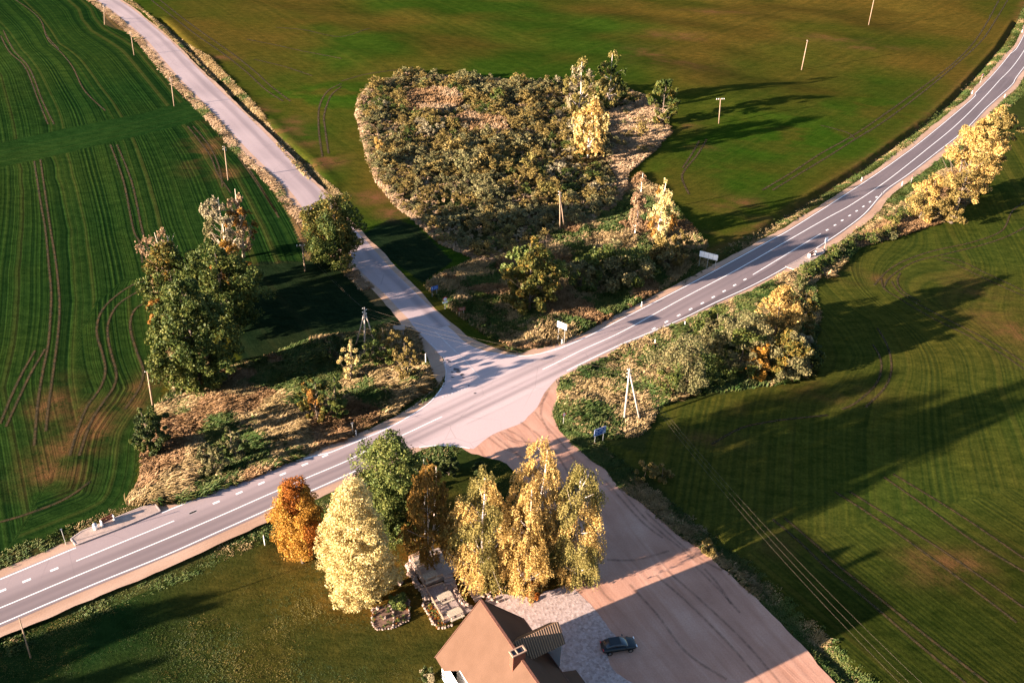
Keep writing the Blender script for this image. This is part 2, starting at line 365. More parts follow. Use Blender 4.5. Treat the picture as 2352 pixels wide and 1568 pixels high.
# NW road + crossing apron (one older surface)
nwC = resample(NWl, 160)*.5+resample(NWr, 160)*.5
def dust_nw(X, Y, u): return np.clip(.12+.35*vnoise(X, Y, 9, 8)+.5*np.clip(1-np.hypot(X-XC[0], Y-XC[1])/45, 0, 1)-.5*np.exp(-((u+1.7)/.7)**2), 0, .8)
nwo, _, _ = road_mesh('side_road', nwC[8:], NWr[6:], NWl[6:], M['old_asphalt'], .024, 12, [(-1.3, .5, .35), (1.4, .45, .15)], lambda X, Y, u: dust_nw(X, Y, u))
k0 = int(np.argmin(np.hypot(Ll[:, 0]-corner[0][0], Ll[:, 1]-corner[0][1])))
nwL = [p for p in NWl if p[1] < g(0, 640)[1]]; nwR = [p for p in NWr if p[1] < g(0, 640)[1]]
eL = WP(Z('d', [(100, 250), (300, 262), (500, 228), (700, 172)]))
ap = np.array(list(smooth(corner, 1))+[p for p in nwL if p[1] > g(0, 815)[1]]+[p for p in nwR[::-1] if p[1] > g(0, 812)[1]]+list(smooth(eL, 1.5))+list(smooth(apS, 1))[::-1]+[Rl[int(np.argmin(np.hypot(Rl[:, 0]-g(826, 1077)[0], Rl[:, 1]-g(826, 1077)[1])))]])
apo = sheet('crossing_apron', ap, M['old_asphalt'], .018)
me = apo.data; a = me.attributes.new('dust', 'FLOAT', 'POINT'); X = np.array([v.co.x for v in me.vertices]); a.data.foreach_set('value', np.full(len(X), .75, np.float32))
# gravel shoulders
def stripout(P, o1, o2, name, z, s=0, side=1):
    A = offset(P, -.3*side); B = jag(offset(P, (o1+(o2-o1)*vnoise(P[:, 0], P[:, 1], 12, s))*side), .16, 1.6, s); return ribbon(name, A, B, M['shoulder'], z)
stripout(Ll, 1.3, 1.9, 'north_shoulder', .008, 1, 1)
stripout(Rl, 1.9, 2.4, 'south_shoulder', .008, 2, -1)
stripout(NWl[3:], 1.6, 2.1, 'side_road_west_shoulder', .010, 3, 1)
stripout(NWr[5:], 1.0, 1.7, 'side_road_east_shoulder', .010, 4, -1)
crn = WP(Z('c', [(500, 1010), (700, 900), (900, 780), (1050, 640), (1130, 560), (1080, 470), (1050, 360), (990, 220), (930, 120), (830, 0)])+[(900, 705), (960, 760), (1010, 815), (1024, 855), (1000, 890), (950, 930)])
sheet('west_corner_gravel', jag(smooth(crn, .8), .12), M['shoulder'], .005)
crn2 = WP(Z('c', [(1290, 0), (1450, 60), (1550, 110), (1750, 185), (1900, 225), (2091, 230)])+Z('d', [(300, 222), (500, 185), (700, 130), (720, 170), (500, 240), (250, 290), (0, 290)])+[(1120, 830), (1060, 800), (1030, 765)])
sheet('north_corner_gravel', jag(smooth(crn2, .8), .10), M['shoulder'], .006)
dirtP = np.array(list(jag(dE, .22, 1.3, 5))+list(jag(dW, .2, 1.3, 6))[::-1]); 
sheet('dirt_road', np.array(list(jag(dE, .22, 1.3, 5))+list(jag(dW, .2, 1.3, 6))[::-1]+list(WP([(1120, 1000), (1200, 930), (1290, 880)]))), M['dirt'], .012)
fore = WP(Z('H', [(1000, 960), (1210, 962), (1290, 975), (1400, 940), (1530, 905), (1590, 905), (1660, 965), (1740, 1050), (1800, 1130), (1880, 1230), (1900, 1300), (1830, 1380), (1900, 1500), (2050, 1600)])+[(1520, 1700), (1300, 1750), (1100, 1500)])
sheet('gravel_forecourt', jag(smooth(fore, .6), .22, .9, 9), M['gravel'], .020)
# ---- painted lines
def seg_of(P, a, b):
    i = int(np.argmin(np.hypot(*(P-a).T))); j = int(np.argmin(np.hypot(*(P-b).T))); return P[min(i, j):max(i, j)+1]
def line(P, w, name='road_marking', m=None, z=.036):
    A = offset(P, w/2); B = offset(P, -w/2); o = ribbon(name, A, B, m or M['paint'], z); return o
def lineobj(lst, w, name, m=None, z=.036):
    V = []; Fc = []
    for P in lst:
        A = offset(P, w/2); B = offset(P, -w/2); n0 = sum(len(v) for v in V); v = np.zeros((2*len(P), 3)); v[0::2, :2] = A; v[1::2, :2] = B; v[:, 2] = z; V.append(v)
        i = np.arange(len(P)-1)*2+n0; Fc.append(np.stack([i, i+1, i+3, i+2], 1))
    o = mesh_np(name, np.concatenate(V), np.concatenate(Fc), m or M['paint']); tag(o, kind='structure'); return o
zz = lambda t, p: g(*Z(t, [p])[0])
LW = .17
lineobj([seg_of(Cl, Cl[0], zz('c', (1170, 900))), seg_of(Cl, zz('d', (485, 405)), Cl[-1])], LW, 'centre_line')
lineobj([seg_of(Ll, Ll[0], zz('a', (800, 712))), seg_of(Ll, zz('a', (1705, 345)), zz('c', (700, 970))), smooth(corner[:5], .8)[:-1], smooth(eL, 1), seg_of(Ll, zz('d', (700, 170)), Ll[-1])], LW, 'north_edge_line')
lineobj([seg_of(Rl, Rl[0], g(826, 1077)), smooth(apS[2:6], 1), seg_of(Rl, zz('d', (740, 420)), zz('e', (1650, 550))), seg_of(Rl, zz('e', (1970, 350)), Rl[-1])], LW, 'south_edge_line')
lineobj([smooth(WP(Z('a', [(803, 852), (1835, 428)])), 2), smooth(WP(Z('e', [(1305, 628), (2020, 195)])), 2)], LW, 'lane_line')
lineobj([smooth(WP(Z('c', [(1100, 10), (1290, 195), (1450, 350), (1570, 500)])), 1)], .16, 'worn_centre_line', M['old_paint'], .034)
lineobj([smooth(WP(Z('c', [(1050, 130), (1180, 270), (1212, 420), (1200, 520)])), 1)], .12, 'worn_edge_line', M['old_paint'], .034)
dsh = Z('a', [(20, 1165), (282, 1057), (572, 940), (2032, 338)])+Z('b', [(290, 1036), (535, 932), (776, 832), (1010, 730), (1236, 634), (1468, 532), (1680, 441)])
dsh2 = Z('e', [(262, 1195), (395, 1123), (525, 1055), (650, 990), (773, 927), (888, 863), (1003, 800), (1113, 738), (1222, 678)])+Z('f', [(345, 1377), (427, 1326), (504, 1276), (582, 1225), (655, 1177), (727, 1130), (796, 1081), (865, 1031), (930, 987)])
DD = []
for q in dsh+dsh2:
    p = g(*q); i = int(np.argmin(np.hypot(*(Cl-p).T))); d = Cl[min(i+1, len(Cl)-1)]-Cl[i-1]; d /= np.linalg.norm(d); DD.append(np.array([p-d*.5, p, p+d*.5]))
lineobj(DD, .34, 'lane_dashes')
DD = []
for t in np.linspace(0, 1, 9):
    p = g(*Z('c', [(1180+t*260, 695-t*105)])[0]); d = g(*Z('c', [(1440, 590)])[0])-g(*Z('c', [(1180, 695)])[0]); d /= np.linalg.norm(d); DD.append(np.array([p-d*.18, p, p+d*.18]))
lineobj(DD, .3, 'give_way_marks', M['old_paint'])
# tar patches and skid marks on the crossing
tar = simple('tar_patch', (.06, .05, .055), .6, var=.3)
T = MB()
for k, (x, y, r) in enumerate([(1245, 320, .35), (1258, 376, .2), (1320, 405, .62), (1345, 430, .5), (1375, 460, .45), (1276, 432, .25), (1283, 486, .28), (1395, 490, .3), (1272, 605, .18), (1520, 655, .25), (1225, 305, .25), (1300, 395, .25), (1450, 575, .2)]):
    c = g(*Z('c', [(x, y)])[0]); n = 9
    T.ngon([(c[0]+math.cos(2*math.pi*i/n)*r*(.5+.8*random.random()), c[1]+math.sin(2*math.pi*i/n)*r*.8*(.5+.8*random.random()), .0415+k*.0004) for i in range(n)])
tag(T.build('tar_patch', tar), kind='structure')
# ================================================================ GROUND
def axis(lo, hi, step, far, grow=1.13):
    a = list(np.arange(lo, hi, step)); s = step; x = a[-1]
    while x < far: s *= grow; x += s; a.append(x)
    s = step; x = a[0]
    while x > -far: s *= grow; x -= s; a.insert(0, x)
    return np.array(a)
def axis_y():
    a = [48.0]; s = .42
    while a[-1] < 470: a.append(a[-1]+s); s = .42+max(0, (a[-1]-110))*.0019
    while a[-1] < 3200: s *= 1.14; a.append(a[-1]+s)
    s = .42; 
    while a[0] > -2500: s *= 1.16; a.insert(0, a[0]-s)
    return np.array(a)
gx = axis(-215, 240, .5, 2600); gy = axis_y()
GX, GY = np.meshgrid(gx, gy); nX, nY = len(gx), len(gy); X = GX.ravel(); Y = GY.ravel()
FIN = (np.abs(X) < 300) & (Y > 20) & (Y < 560); xf, yf = X[FIN], Y[FIN]
def fieldd(P, sg=False):
    r = np.full(X.shape, 999.0); r[FIN] = dist_poly(xf, yf, P, sg); return r
def fi(poly):
    r = np.zeros(X.shape, bool); r[FIN] = inside(xf, yf, poly); return r
midroad = Cl[::4]; dmain = fieldd(midroad); dnw = fieldd(nwC[::5]); 
dNL = fieldd(Ll[::3], True); dNR = fieldd(Rl[::3], True)
dditch1 = fieldd(WP(Z('A', [(1090, 130), (1160, 190), (1300, 330), (1500, 545), (1700, 750), (1900, 940), (2100, 1120)])+[(740, 430)]))
dditch2 = fieldd(WP(Z('A', [(760, 30), (900, 150), (1010, 270), (1150, 440), (1250, 560), (1370, 650), (1480, 770), (1600, 900), (1750, 1080), (1900, 1230), (2050, 1400)])))
dditch3 = fieldd(WP(Z('C', [(2300, 150), (2180, 340), (1950, 600), (1750, 800), (1500, 975), (1250, 1155), (1000, 1300), (800, 1430), (620, 1550)])+[(1700, 570), (1640, 600)]))
dditch4 = fieldd(WP([(1990, 1600), (1900, 1500), (1800, 1400), (1700, 1290), (1600, 1200), (1500, 1110), (1430, 1040)]))
dditch5 = fieldd(WP([(-60, 1500), (60, 1440), (250, 1370), (420, 1300), (560, 1230), (700, 1180)]))
def terrain(X, Y, dm, dn):
    roadmask = np.clip((np.minimum(dm, dn)-14)/40, 0, 1)
    far = np.clip((Y-150)/120, 0, 1)
    roll = (fbm(X*.8+Y*.3, Y*1.2, 62, 3, 3)-.5)*4.6*far
    near = (fbm(X, Y, 40, 11, 2)-.5)*.5*np.clip((Y-60)/60, 0, 1)
    return (roll+near)*roadmask*np.clip((Y-112)/30+np.clip((np.abs(X)-75)/30,0,1), 0, 1)
def bumpg(x, y, hh, sx, sy=None):
    c = g(x, y); sy = sy or sx; return hh*np.exp(-((X-c[0])/sx)**2-((Y-c[1])/sy)**2)
Hh = terrain(X, Y, dmain, dnw)
ga = lambda d, w: np.exp(-(d/w)**2)
Hh -= ga(dditch1, 1.2)*.95; Hh += ga(np.abs(dditch1-3.4)+(dnw < 6)*50, 1.4)*.12
Hh -= ga(dditch2, .8)*.55; Hh -= ga(dditch3, 1.1)*.9; Hh += ga(np.abs(dditch3-2.0)*(dNL > 0)+(dNL < 6)*50, .6)*.18; Hh -= ga(dditch4, 1.4)*.6; Hh -= ga(dditch5, 2.0)*.5
thicket = WP([(817, 267), (822, 233), (850, 200), (935, 172), (1080, 186), (1215, 200), (1300, 196), (1420, 215), (1490, 235), (1515, 270), (1525, 310), (1500, 345), (1440, 400), (1420, 470), (1340, 520), (1250, 560), (1180, 600), (1100, 600), (1010, 560), (956, 511), (905, 470), (865, 420), (845, 370), (835, 330)])
scrubN = WP([(1100, 590), (1250, 550), (1400, 450), (1470, 400), (1545, 470), (1590, 530), (1625, 565), (1560, 640), (1450, 705), (1350, 757), (1280, 792), (1200, 801), (1130, 780), (1060, 730), (1010, 690), (975, 655), (1020, 625)])
scrubW = WP([(345, 640), (350, 700), (370, 800), (385, 870), (400, 895), (345, 950), (315, 985), (325, 1050), (320, 1110), (290, 1160), (420, 1155), (600, 1090), (800, 1003), (900, 952), (975, 892), (980, 850), (955, 790), (935, 755), (880, 750), (800, 770), (740, 775), (640, 810), (560, 830), (520, 850), (480, 860), (400, 700)])
scrubE = WP([(1290, 870), (1330, 850), (1450, 790), (1600, 730), (1750, 655), (1850, 610), (1905, 600), (1870, 650), (1880, 720), (1870, 800), (1860, 865), (1800, 880), (1700, 895), (1600, 905), (1510, 935), (1500, 960), (1470, 1000), (1400, 1010), (1330, 985), (1290, 960), (1280, 900)])
scrubNE = WP([(1880, 620), (1960, 545), (2040, 490), (2100, 440), (2160, 390), (2240, 380), (2270, 420), (2180, 505), (2060, 545), (1980, 565), (1900, 640)])
vergeNW = WP(Z('A', [(590, 0), (700, 30), (720, 170), (800, 200), (950, 240), (1150, 450), (1300, 600), (1480, 780), (1650, 960), (1800, 1130), (1880, 1290), (2000, 1500)])+[(690, 560), (705, 600), (760, 560), (704, 485)]+Z('A', [(1950, 1240), (1680, 1000), (1380, 690), (1150, 450), (1010, 270), (880, 130), (700, 0)]))
bank = WP(Z('A', [(900, 0), (1060, 130), (1130, 160), (1280, 290), (1450, 400), (1600, 560), (1780, 740), (1870, 880), (1960, 970), (2100, 1100), (2200, 1200), (2352, 1340), (2300, 1400), (2080, 1200), (1900, 990), (1700, 790), (1500, 580), (1300, 370), (1100, 200), (1000, 90), (850, 0)]))
lawn = WP([(-80, 1440), (260, 1390), (450, 1290), (640, 1200), (840, 1100), (960, 1045), (1110, 1030), (1180, 1080), (1250, 1230), (1330, 1330), (1150, 1400), (1100, 1650), (1000, 2000), (-300, 2200), (-300, 1500)])
fieldW = np.array(list(WP([(-600, -150), (180, -80), (245, 20), (300, 68), (340, 105), (411, 182), (495, 266), (600, 385), (700, 490), (712, 560), (700, 600), (600, 610), (345, 640), (380, 880), (330, 1000), (300, 1160), (0, 1290), (-300, 1400), (-900, 1600)])))
fieldE = WP([(1300, 990), (1500, 1090), (1700, 1330), (2000, 1650), (2400, 2200), (3500, 1800), (3000, 0), (2400, 250), (2290, 350), (2150, 510), (1960, 560), (1870, 650), (1860, 865), (1510, 935), (1480, 1040)])
inT, inN, inWs, inEs, inNE, inVN, inB, inL = [fi(q) for q in (thicket, scrubN, scrubW, scrubE, scrubNE, vergeNW, bank, lawn)]
inFW, inFE = fi(fieldW), fi(fieldE)
shade_gap = fi(WP([(600, 600), (700, 600), (800, 590), (975, 760), (950, 800), (890, 750), (800, 770), (560, 830), (480, 700), (560, 620)])) | fi(WP([(830, 540), (900, 500), (960, 520), (1040, 600), (970, 650), (900, 600)]))
inFN = ~(inT | inN | inWs | inEs | inNE | inL | inFW | inFE) & (dNL > 0)
n1 = fbm(X, Y, 30, 1); n2 = fbm(X, Y, 8, 2); n3 = fbm(X, Y, 90, 4)
col = np.zeros((len(X), 3)); soil = np.zeros(len(X)); ra = np.zeros(len(X)); ph = np.zeros(len(X)); rough = np.full(len(X), .5)
def setc(m, a, b, t): col[m] = (np.array(a)*(1-t[m, None])+np.array(b)*t[m, None])
setc(np.ones(len(X), bool), (.035, .062, .014), (.062, .068, .02), n1)
# north field: olive stubble with green near the thicket and tracks
setc(inFN, (.038, .080, .009), (.122, .092, .018), np.clip((n1-.5)*1.8+(n3-.5)*1.2+.45, 0, 1))
setc(shade_gap, (.010, .028, .014), (.024, .038, .016), n2)  # dark green grass, with the grove's shade painted into the colour
setc(inFW & ~shade_gap, (.010, .050, .012), (.028, .064, .014), np.clip(n1*.8+n3*.3, 0, 1))
setc(inFE, (.036, .086, .014), (.096, .092, .019), np.clip(n1*.9+n3*.4-.1, 0, 1))
lc_ = g(1000, 1350); ld = np.clip(1.15-np.hypot((X-lc_[0])/34, (Y-lc_[1])/24), 0, 1); lc2 = g(760, 1480); ld = np.maximum(ld, np.clip(.8-np.hypot((X-lc2[0])/16, (Y-lc2[1])/9), 0, 1))
setc(inL, (.016, .044, .012), (.150, .108, .022), np.clip(ld*.85*(.15+n2*1.25)+n2*.25-.08, 0, 1))
for m in (inT, inN, inWs, inEs, inNE): setc(m, (.028, .040, .012), (.13, .095, .042), np.clip(n2*1.3-.15, 0, 1))
dNW_ = fieldd(NWl[::2]); inVN = inVN | ((dNW_ < 3.7) & (dNW_ > .5) & (Y > 150))
setc(inVN | inB, (.10, .085, .035), (.27, .19, .10), np.clip(n2*1.4-.2, 0, 1))
gre = [g(*q) for q in [(800, 215), (1050, 190), (720, 230), (1900, 330), (1750, 330), (1800, 290), (1640, 400), (1960, 560), (2000, 250)]]
for c_ in gre:
    w = np.clip(np.exp(-((X-c_[0])/17)**2-((Y-c_[1])/10)**2)*1.3*np.clip(fbm(X, Y*1.5, 11, 77, 4)*3.6-1.35, 0, 1), 0, .62)*inFN; col = col*(1-w[:, None])+np.array([.034, .095, .008])*w[:, None]
verge = (dNL > 0) & (dNL < 5.2) | (dNR < 0) & (dNR > -5.0); verge &= ~inL & ~(inFW & (dNL > 4))
tv = np.clip(n2*1.3-.1, 0, 1); mv = verge & (dmain < 20) & ~(inVN | inB); col[mv] = (np.array((.030, .07, .013))*(1-tv[mv, None])+np.array((.10, .085, .03))*tv[mv, None])
def blob(lst, v=.8, mask=None):
    global soil
    for x, y, sx, sy in lst:
        c = g(x, y); s = scale_at(x, y); w = np.clip(np.exp(-((X-c[0])/(sx/s*1.2))**2-((Y-c[1])/(sy/s*2.0))**2)*v*np.clip(fbm(X, Y*1.4, 7, 40)*3.2-.9, 0, 1.3), 0, 1)
        if mask is not None: w = w*mask
        soil = np.maximum(soil, w)
blob([(640, 290, 45, 30), (680, 320, 45, 25), (600, 255, 30, 20), (740, 370, 40, 25), (860, 450, 35, 22), (900, 490, 30, 16), (480, 130, 60, 14)], .95, inFN)
blob([(1560, 150, 70, 25), (1500, 130, 50, 25), (1640, 30, 50, 14), (1550, 90, 60, 18), (1620, 340, 35, 14), (1560, 290, 40, 20), (1900, 90, 60, 14), (2000, 110, 60, 12), (1700, 470, 60, 22), (1780, 500, 60, 18), (1650, 540, 40, 10)], .6, inFN)
blob([(180, 1000, 60, 60), (130, 1080, 60, 40), (330, 900, 30, 40), (395, 860, 22, 40), (120, 930, 40, 40), (470, 350, 26, 50), (450, 310, 18, 30), (515, 400, 25, 18), (150, 1100, 50, 20)], .75, inFW)
blob([(1900, 620, 60, 20), (2000, 640, 60, 14), (2250, 690, 60, 60), (1900, 900, 90, 22), (1780, 950, 80, 14), (1640, 1010, 60, 14), (2200, 1300, 120, 30), (1800, 1230, 60, 30), (2330, 760, 60, 60)], .55, inFE)
soil = np.maximum(soil, (ga(dNL-5.5, 2.0)*.6*inFN)*(.3+n2))
soil = np.maximum(soil, (ga(dditch4, 1.5)*0))
litter = np.zeros(len(X))
for x, y, sx, sy, v in [(985, 1290, 90, 55, 1.), (1120, 1340, 70, 50, 1.), (690, 1270, 70, 30, .6), (820, 1370, 80, 40, .6), (1230, 1340, 60, 25, 1.), (900, 1380, 80, 40, .5), (1000, 1220, 60, 40, .8)]:
    c = g(x, y); s = scale_at(x, y); litter = np.maximum(litter, np.exp(-((X-c[0])/(sx/s))**2-((Y-c[1])/(sy/s*1.6))**2)*v)
w = np.clip(litter*(.35+n2), 0, 1)[:, None]; col = col*(1-w)+np.array([.21, .085, .018])*w
# crop rows: a phase field in metres across the rows
def rbf_phase(lines, mask, lam=1e-3):
    P = []; v = []
    for pts, val in lines:
        q = resample(WP(pts), 14); P.append(q); v += [val]*len(q)
    P = np.concatenate(P); v = np.array(v, float); sc_ = 40.0
    phi = lambda r: r
    A = phi(np.linalg.norm(P[:, None]-P[None], axis=2)/sc_)+np.eye(len(P))*lam; Q = np.c_[np.ones(len(P)), P/sc_]
    S = np.block([[A, Q], [Q.T, np.zeros((3, 3))]]); w = np.linalg.solve(S, np.r_[v, 0, 0, 0])
    idx = np.where(mask)[0]; out = np.zeros(len(idx))
    for c0 in range(0, len(idx), 60000):
        I = idx[c0:c0+60000]; q = np.stack([X[I], Y[I]], 1)
        out[c0:c0+60000] = phi(np.linalg.norm(q[:, None]-P[None], axis=2)/sc_)@w[:len(P)]+w[len(P)]+(q/sc_)@w[len(P)+1:]
    ph[idx] = out
u1 = Z('A', [(0, 220), (170, 440), (250, 620), (330, 830), (345, 1080), (430, 1400), (470, 1568)])+Z('D', [(500, 500)])
vv = Z('A', [(0, 500), (80, 800), (140, 1100), (160, 1400)])+Z('D', [(120, 300), (110, 700), (20, 1100)])
u2 = Z('A', [(100, 0), (290, 180), (350, 300), (500, 410), (640, 620), (750, 760), (850, 1000), (940, 1300), (1000, 1568)])
u3 = Z('A', [(560, 60), (600, 180), (720, 250), (860, 340), (980, 480), (1150, 690), (1300, 870), (1480, 1100), (1620, 1400), (1700, 1568)])
u4 = Z('A', [(800, 210), (960, 300), (1150, 520), (1350, 760), (1500, 950), (1700, 1200), (1850, 1480)])
def gap(a, b):
    A = resample(WP(a), 30); B = resample(WP(b), 60); return float(np.median([np.min(np.hypot(*(B-p).T)) for p in A]))
d1, d2, d3 = gap(u1, u2), gap(u2, u3), gap(u3, u4); d0 = gap(vv, u1)
rbf_phase([(vv, -d0), (u1, 0), (u2, d1), (u3, d1+d2), (u4, d1+d2+d3)], inFW)
head = WP([(-80, 340), (120, 300), (300, 268), (420, 235), (520, 235), (590, 245), (590, 275), (470, 272), (330, 310), (150, 350), (-80, 395)])
inH = fi(head); 
contour = WP([(350, 640), (290, 640), (225, 690), (185, 760), (180, 830), (190, 900), (180, 980), (120, 1080), (60, 1200), (0, 1290), (300, 1165), (330, 1000), (380, 900), (350, 700)])
inCt = fi(contour); edgeW = smooth(WP([(420, 560), (350, 640), (342, 700), (362, 800), (395, 880), (370, 930), (330, 990), (318, 1090), (280, 1170), (150, 1230), (0, 1290)]), 3)
dW_ = fieldd(edgeW); ph[inCt & inFW] = dW_[inCt & inFW]
hl = WP([(-80, 370), (150, 325), (330, 290), (450, 255), (580, 258)]); ph[inH] = fieldd(hl)[inH]
ra[inFW] = 1.0; ra[inH] = .35
tail = WP([(590, 590), (680, 560), (640, 450), (575, 440)]); 
# right field rows
e1 = Z('F', [(1330, 1100), (1430, 960), (1420, 850), (1360, 760), (1300, 640)])
e2 = Z('F', [(2100, 1090), (2110, 960), (2040, 820), (1900, 700), (1650, 560), (1500, 450), (1480, 350), (1620, 260), (1900, 250)])
e0 = Z('F', [(900, 1200), (1100, 1050), (1160, 950), (1180, 880)])
rbf_phase([(e0, -gap(e0, e1)), (e1, 0), (e2, gap(e1, e2)), (Z('F', [(2352, 1050), (2300, 850), (2150, 700), (2010, 580), (2080, 430)]), gap(e1, e2)+5)], inFE)
Q0, Q1 = g(*Z('I', [(1400, 150)])[0]), g(*Z('I', [(2352, 790)])[0]); dq = (Q1-Q0)/np.linalg.norm(Q1-Q0); cr_ = (X-Q0[0])*-dq[1]+(Y-Q0[1])*dq[0]
low = inFE & (Y < g(0, 1170)[1]+(X-40)*.35); ph[low] = cr_[low]; ra[inFE] = .5; col[low] *= (1-.42*np.clip((g(0, 1170)[1]+(X-40)*.35-Y)/14, 0, 1))[low, None]  # near corner darkened in the ground colour, standing in for vignette
Q0, Q1 = g(*Z('C', [(750, 1190)])[0]), g(*Z('C', [(1600, 640)])[0]); dq = (Q1-Q0)/np.linalg.norm(Q1-Q0); cr2 = (X-Q0[0])*-dq[1]+(Y-Q0[1])*dq[0]
ph[inFN] = cr2[inFN]; ra[inFN] = .22
q = inFN & (X < 5); Q0, Q1 = g(*Z('A', [(1250, 120)])[0]), g(*Z('A', [(1870, 600)])[0]); dq = (Q1-Q0)/np.linalg.norm(Q1-Q0); cr3 = (X-Q0[0])*-dq[1]+(Y-Q0[1])*dq[0]; ph[q] = cr3[q]
ph[inL] = ((X)*.9+Y*.35)[inL]; ra[inL] = .12
rough[inT | inN | inWs | inEs | inNE | inVN | inB] = 1.6; rough[inL] = 1.0
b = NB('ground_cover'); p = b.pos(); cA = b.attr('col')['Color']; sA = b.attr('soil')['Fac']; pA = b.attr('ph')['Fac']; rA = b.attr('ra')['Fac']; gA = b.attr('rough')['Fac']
r1 = b.noise(1.9, 1, dim='1D', w=pA); r2 = b.noise(.42, 1, dim='1D', w=pA); sw = b.math('SINE', b.math('MULTIPLY', pA, 7.2))
rows = b.math('ADD', b.math('MULTIPLY', r1, .55), b.math('ADD', b.math('MULTIPLY', r2, .45), b.math('MULTIPLY', sw, .035)))
wob = b.noise(.35, 3, p, .6); fine = b.noise(2.6, 4, p, .75); vf = b.noise(11, 2, p, .6); patch = b.noise(.05, 4, p, .65)
rowf = b.math('MULTIPLY', b.rng(rows, .36, .60), b.rng(wob, .25, .6, .45, 1.0))
dk = b.mix(1.0, cA, (.42, .50, .62), 'MULTIPLY'); lt = b.mix(1.0, cA, (1.75, 1.35, 1.15), 'MULTIPLY')
rc = b.mix(rowf, dk, lt); c = b.mix(rA, cA, rc)
md = b.noise(.55, 5, b.mapv(p, (.55, 1.3, 1), (0, 0, .35)), .78); c = b.mix(b.rng(md, .34, .66, 0, 1), b.mix(1.0, c, (.58, .66, .60), 'MULTIPLY'), b.mix(1.0, c, (1.38, 1.26, 1.2), 'MULTIPLY'))
c = b.mix(b.math('MULTIPLY', b.rng(fine, .30, .70), .75), b.mix(1.0, c, (.55, .58, .55), 'MULTIPLY'), b.mix(1.0, c, (1.35, 1.25, 1.2), 'MULTIPLY'))
sf = b.math('MULTIPLY', sA, b.rng(b.math('ADD', b.math('MULTIPLY', fine, .5), b.math('MULTIPLY', wob, .5)), .36, .56)); sf = b.math('ADD', sf, b.math('MULTIPLY', b.math('MULTIPLY', rA, b.rng(r2, .60, .72)), .12))
c = b.mix(sf, c, b.ramp(vf, [(.3, (.15, .058, .024)), (.7, (.24, .115, .05))]))
c = b.mix(b.rng(patch, .45, .62, 0, .30), c, b.mix(1.0, c, (1.2, 1.0, .95), 'MULTIPLY'))
c = b.mix(1.0, c, (.56, .58, .58), 'MULTIPLY'); c = b.mix(b.rng(vf, .62, .72, 0, .5), c, b.mix(1.0, c, (1.9, 1.6, 1.3), 'MULTIPLY'))
hh = b.math('ADD', b.math('MULTIPLY', b.math('MULTIPLY', rows, rA), .38), b.math('MULTIPLY', b.math('ADD', b.math('MULTIPLY', fine, .35), b.math('MULTIPLY', vf, .08)), gA))
M['ground'] = b.pbr(c, 1.0, b.bump(hh, .75, .38), 0, 0.0)
V = np.stack([X, Y, Hh], 1); idx = np.arange(nX*nY).reshape(nY, nX)
Fc = np.stack([idx[:-1, :-1], idx[:-1, 1:], idx[1:, 1:], idx[1:, :-1]], -1).reshape(-1, 4)
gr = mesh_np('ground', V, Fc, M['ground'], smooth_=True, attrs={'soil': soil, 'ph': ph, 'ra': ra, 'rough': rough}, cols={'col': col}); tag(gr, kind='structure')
Hg = Hh.reshape(nY, nX)
def gz(x, y):
    i = np.clip(np.searchsorted(gx, x)-1, 0, nX-2); j = np.clip(np.searchsorted(gy, y)-1, 0, nY-2)
    tx = (x-gx[i])/(gx[i+1]-gx[i]); ty = (y-gy[j])/(gy[j+1]-gy[j])
    return (Hg[j, i]*(1-tx)+Hg[j, i+1]*tx)*(1-ty)+(Hg[j+1, i]*(1-tx)+Hg[j+1, i+1]*tx)*ty
def gp(x, y):                       # photo point -> (x, y, z) on the terrain
    p = g(x, y)
    for _ in range(4): p = g(x, y, float(gz(p[0], p[1])))
    return (p[0], p[1], float(gz(p[0], p[1])))
# ---- tyre tracks pressed into the fields
b = NB('tyre_track_soil'); p = b.pos(); f = b.noise(1.2, 4, p, .7); u = b.node('ShaderNodeUVMap'); sx = b.node('ShaderNodeSeparateXYZ'); b.l.new(u.outputs[0], sx.inputs[0])
c = b.ramp(f, [(.35, (.012, .014, .007)), (.68, (.075, .045, .018))]); pb = b.node('ShaderNodeBsdfPrincipled'); b.l.new(c, pb.inputs[0]); pb.inputs['Roughness'].default_value = .95; pb.inputs['Specular IOR Level'].default_value = .1
tr = b.node('ShaderNodeBsdfTransparent'); mx = b.node('ShaderNodeMixShader'); e = b.math('ABSOLUTE', b.math('SUBTRACT', sx.outputs[0], .5)); al = b.math('MULTIPLY', b.rng(e, .5, .15), b.rng(f, .2, .45, .6, .92))
b.l.new(al, mx.inputs[0]); b.l.new(tr.outputs[0], mx.inputs[1]); b.l.new(pb.outputs[0], mx.inputs[2]); b.l.new(mx.outputs[0], b.out.inputs[0]); M['track'] = b.m
def tracks(lst, name='tyre_tracks', w=.6, m=None):
    V = []; Fs = []; UV = []; n0 = 0
    for pts in lst:
        P = smooth(WP(pts), .7); A = offset(P, w/2); B = offset(P, -w/2); n = len(P); v = np.zeros((2*n, 3)); v[0::2, :2] = A; v[1::2, :2] = B; v[:, 2] = gz(v[:, 0], v[:, 1])+.035
        uv = np.zeros((2*n, 2)); uv[1::2, 0] = 1; i = np.arange(n-1)*2+n0; V.append(v); UV.append(uv); Fs.append(np.stack([i+2, i+3, i+1, i], 1)); n0 += 2*n
    o = mesh_np(name, np.concatenate(V), np.concatenate(Fs), m or M['track'], uv=np.concatenate(UV)); return tag(o, kind='structure')
def par(pts, d):                    # same track shifted sideways in metres
    P = offset(smooth(WP(pts), 2), d); return [tuple(np.array(proj((*q, 0)))) for q in P]
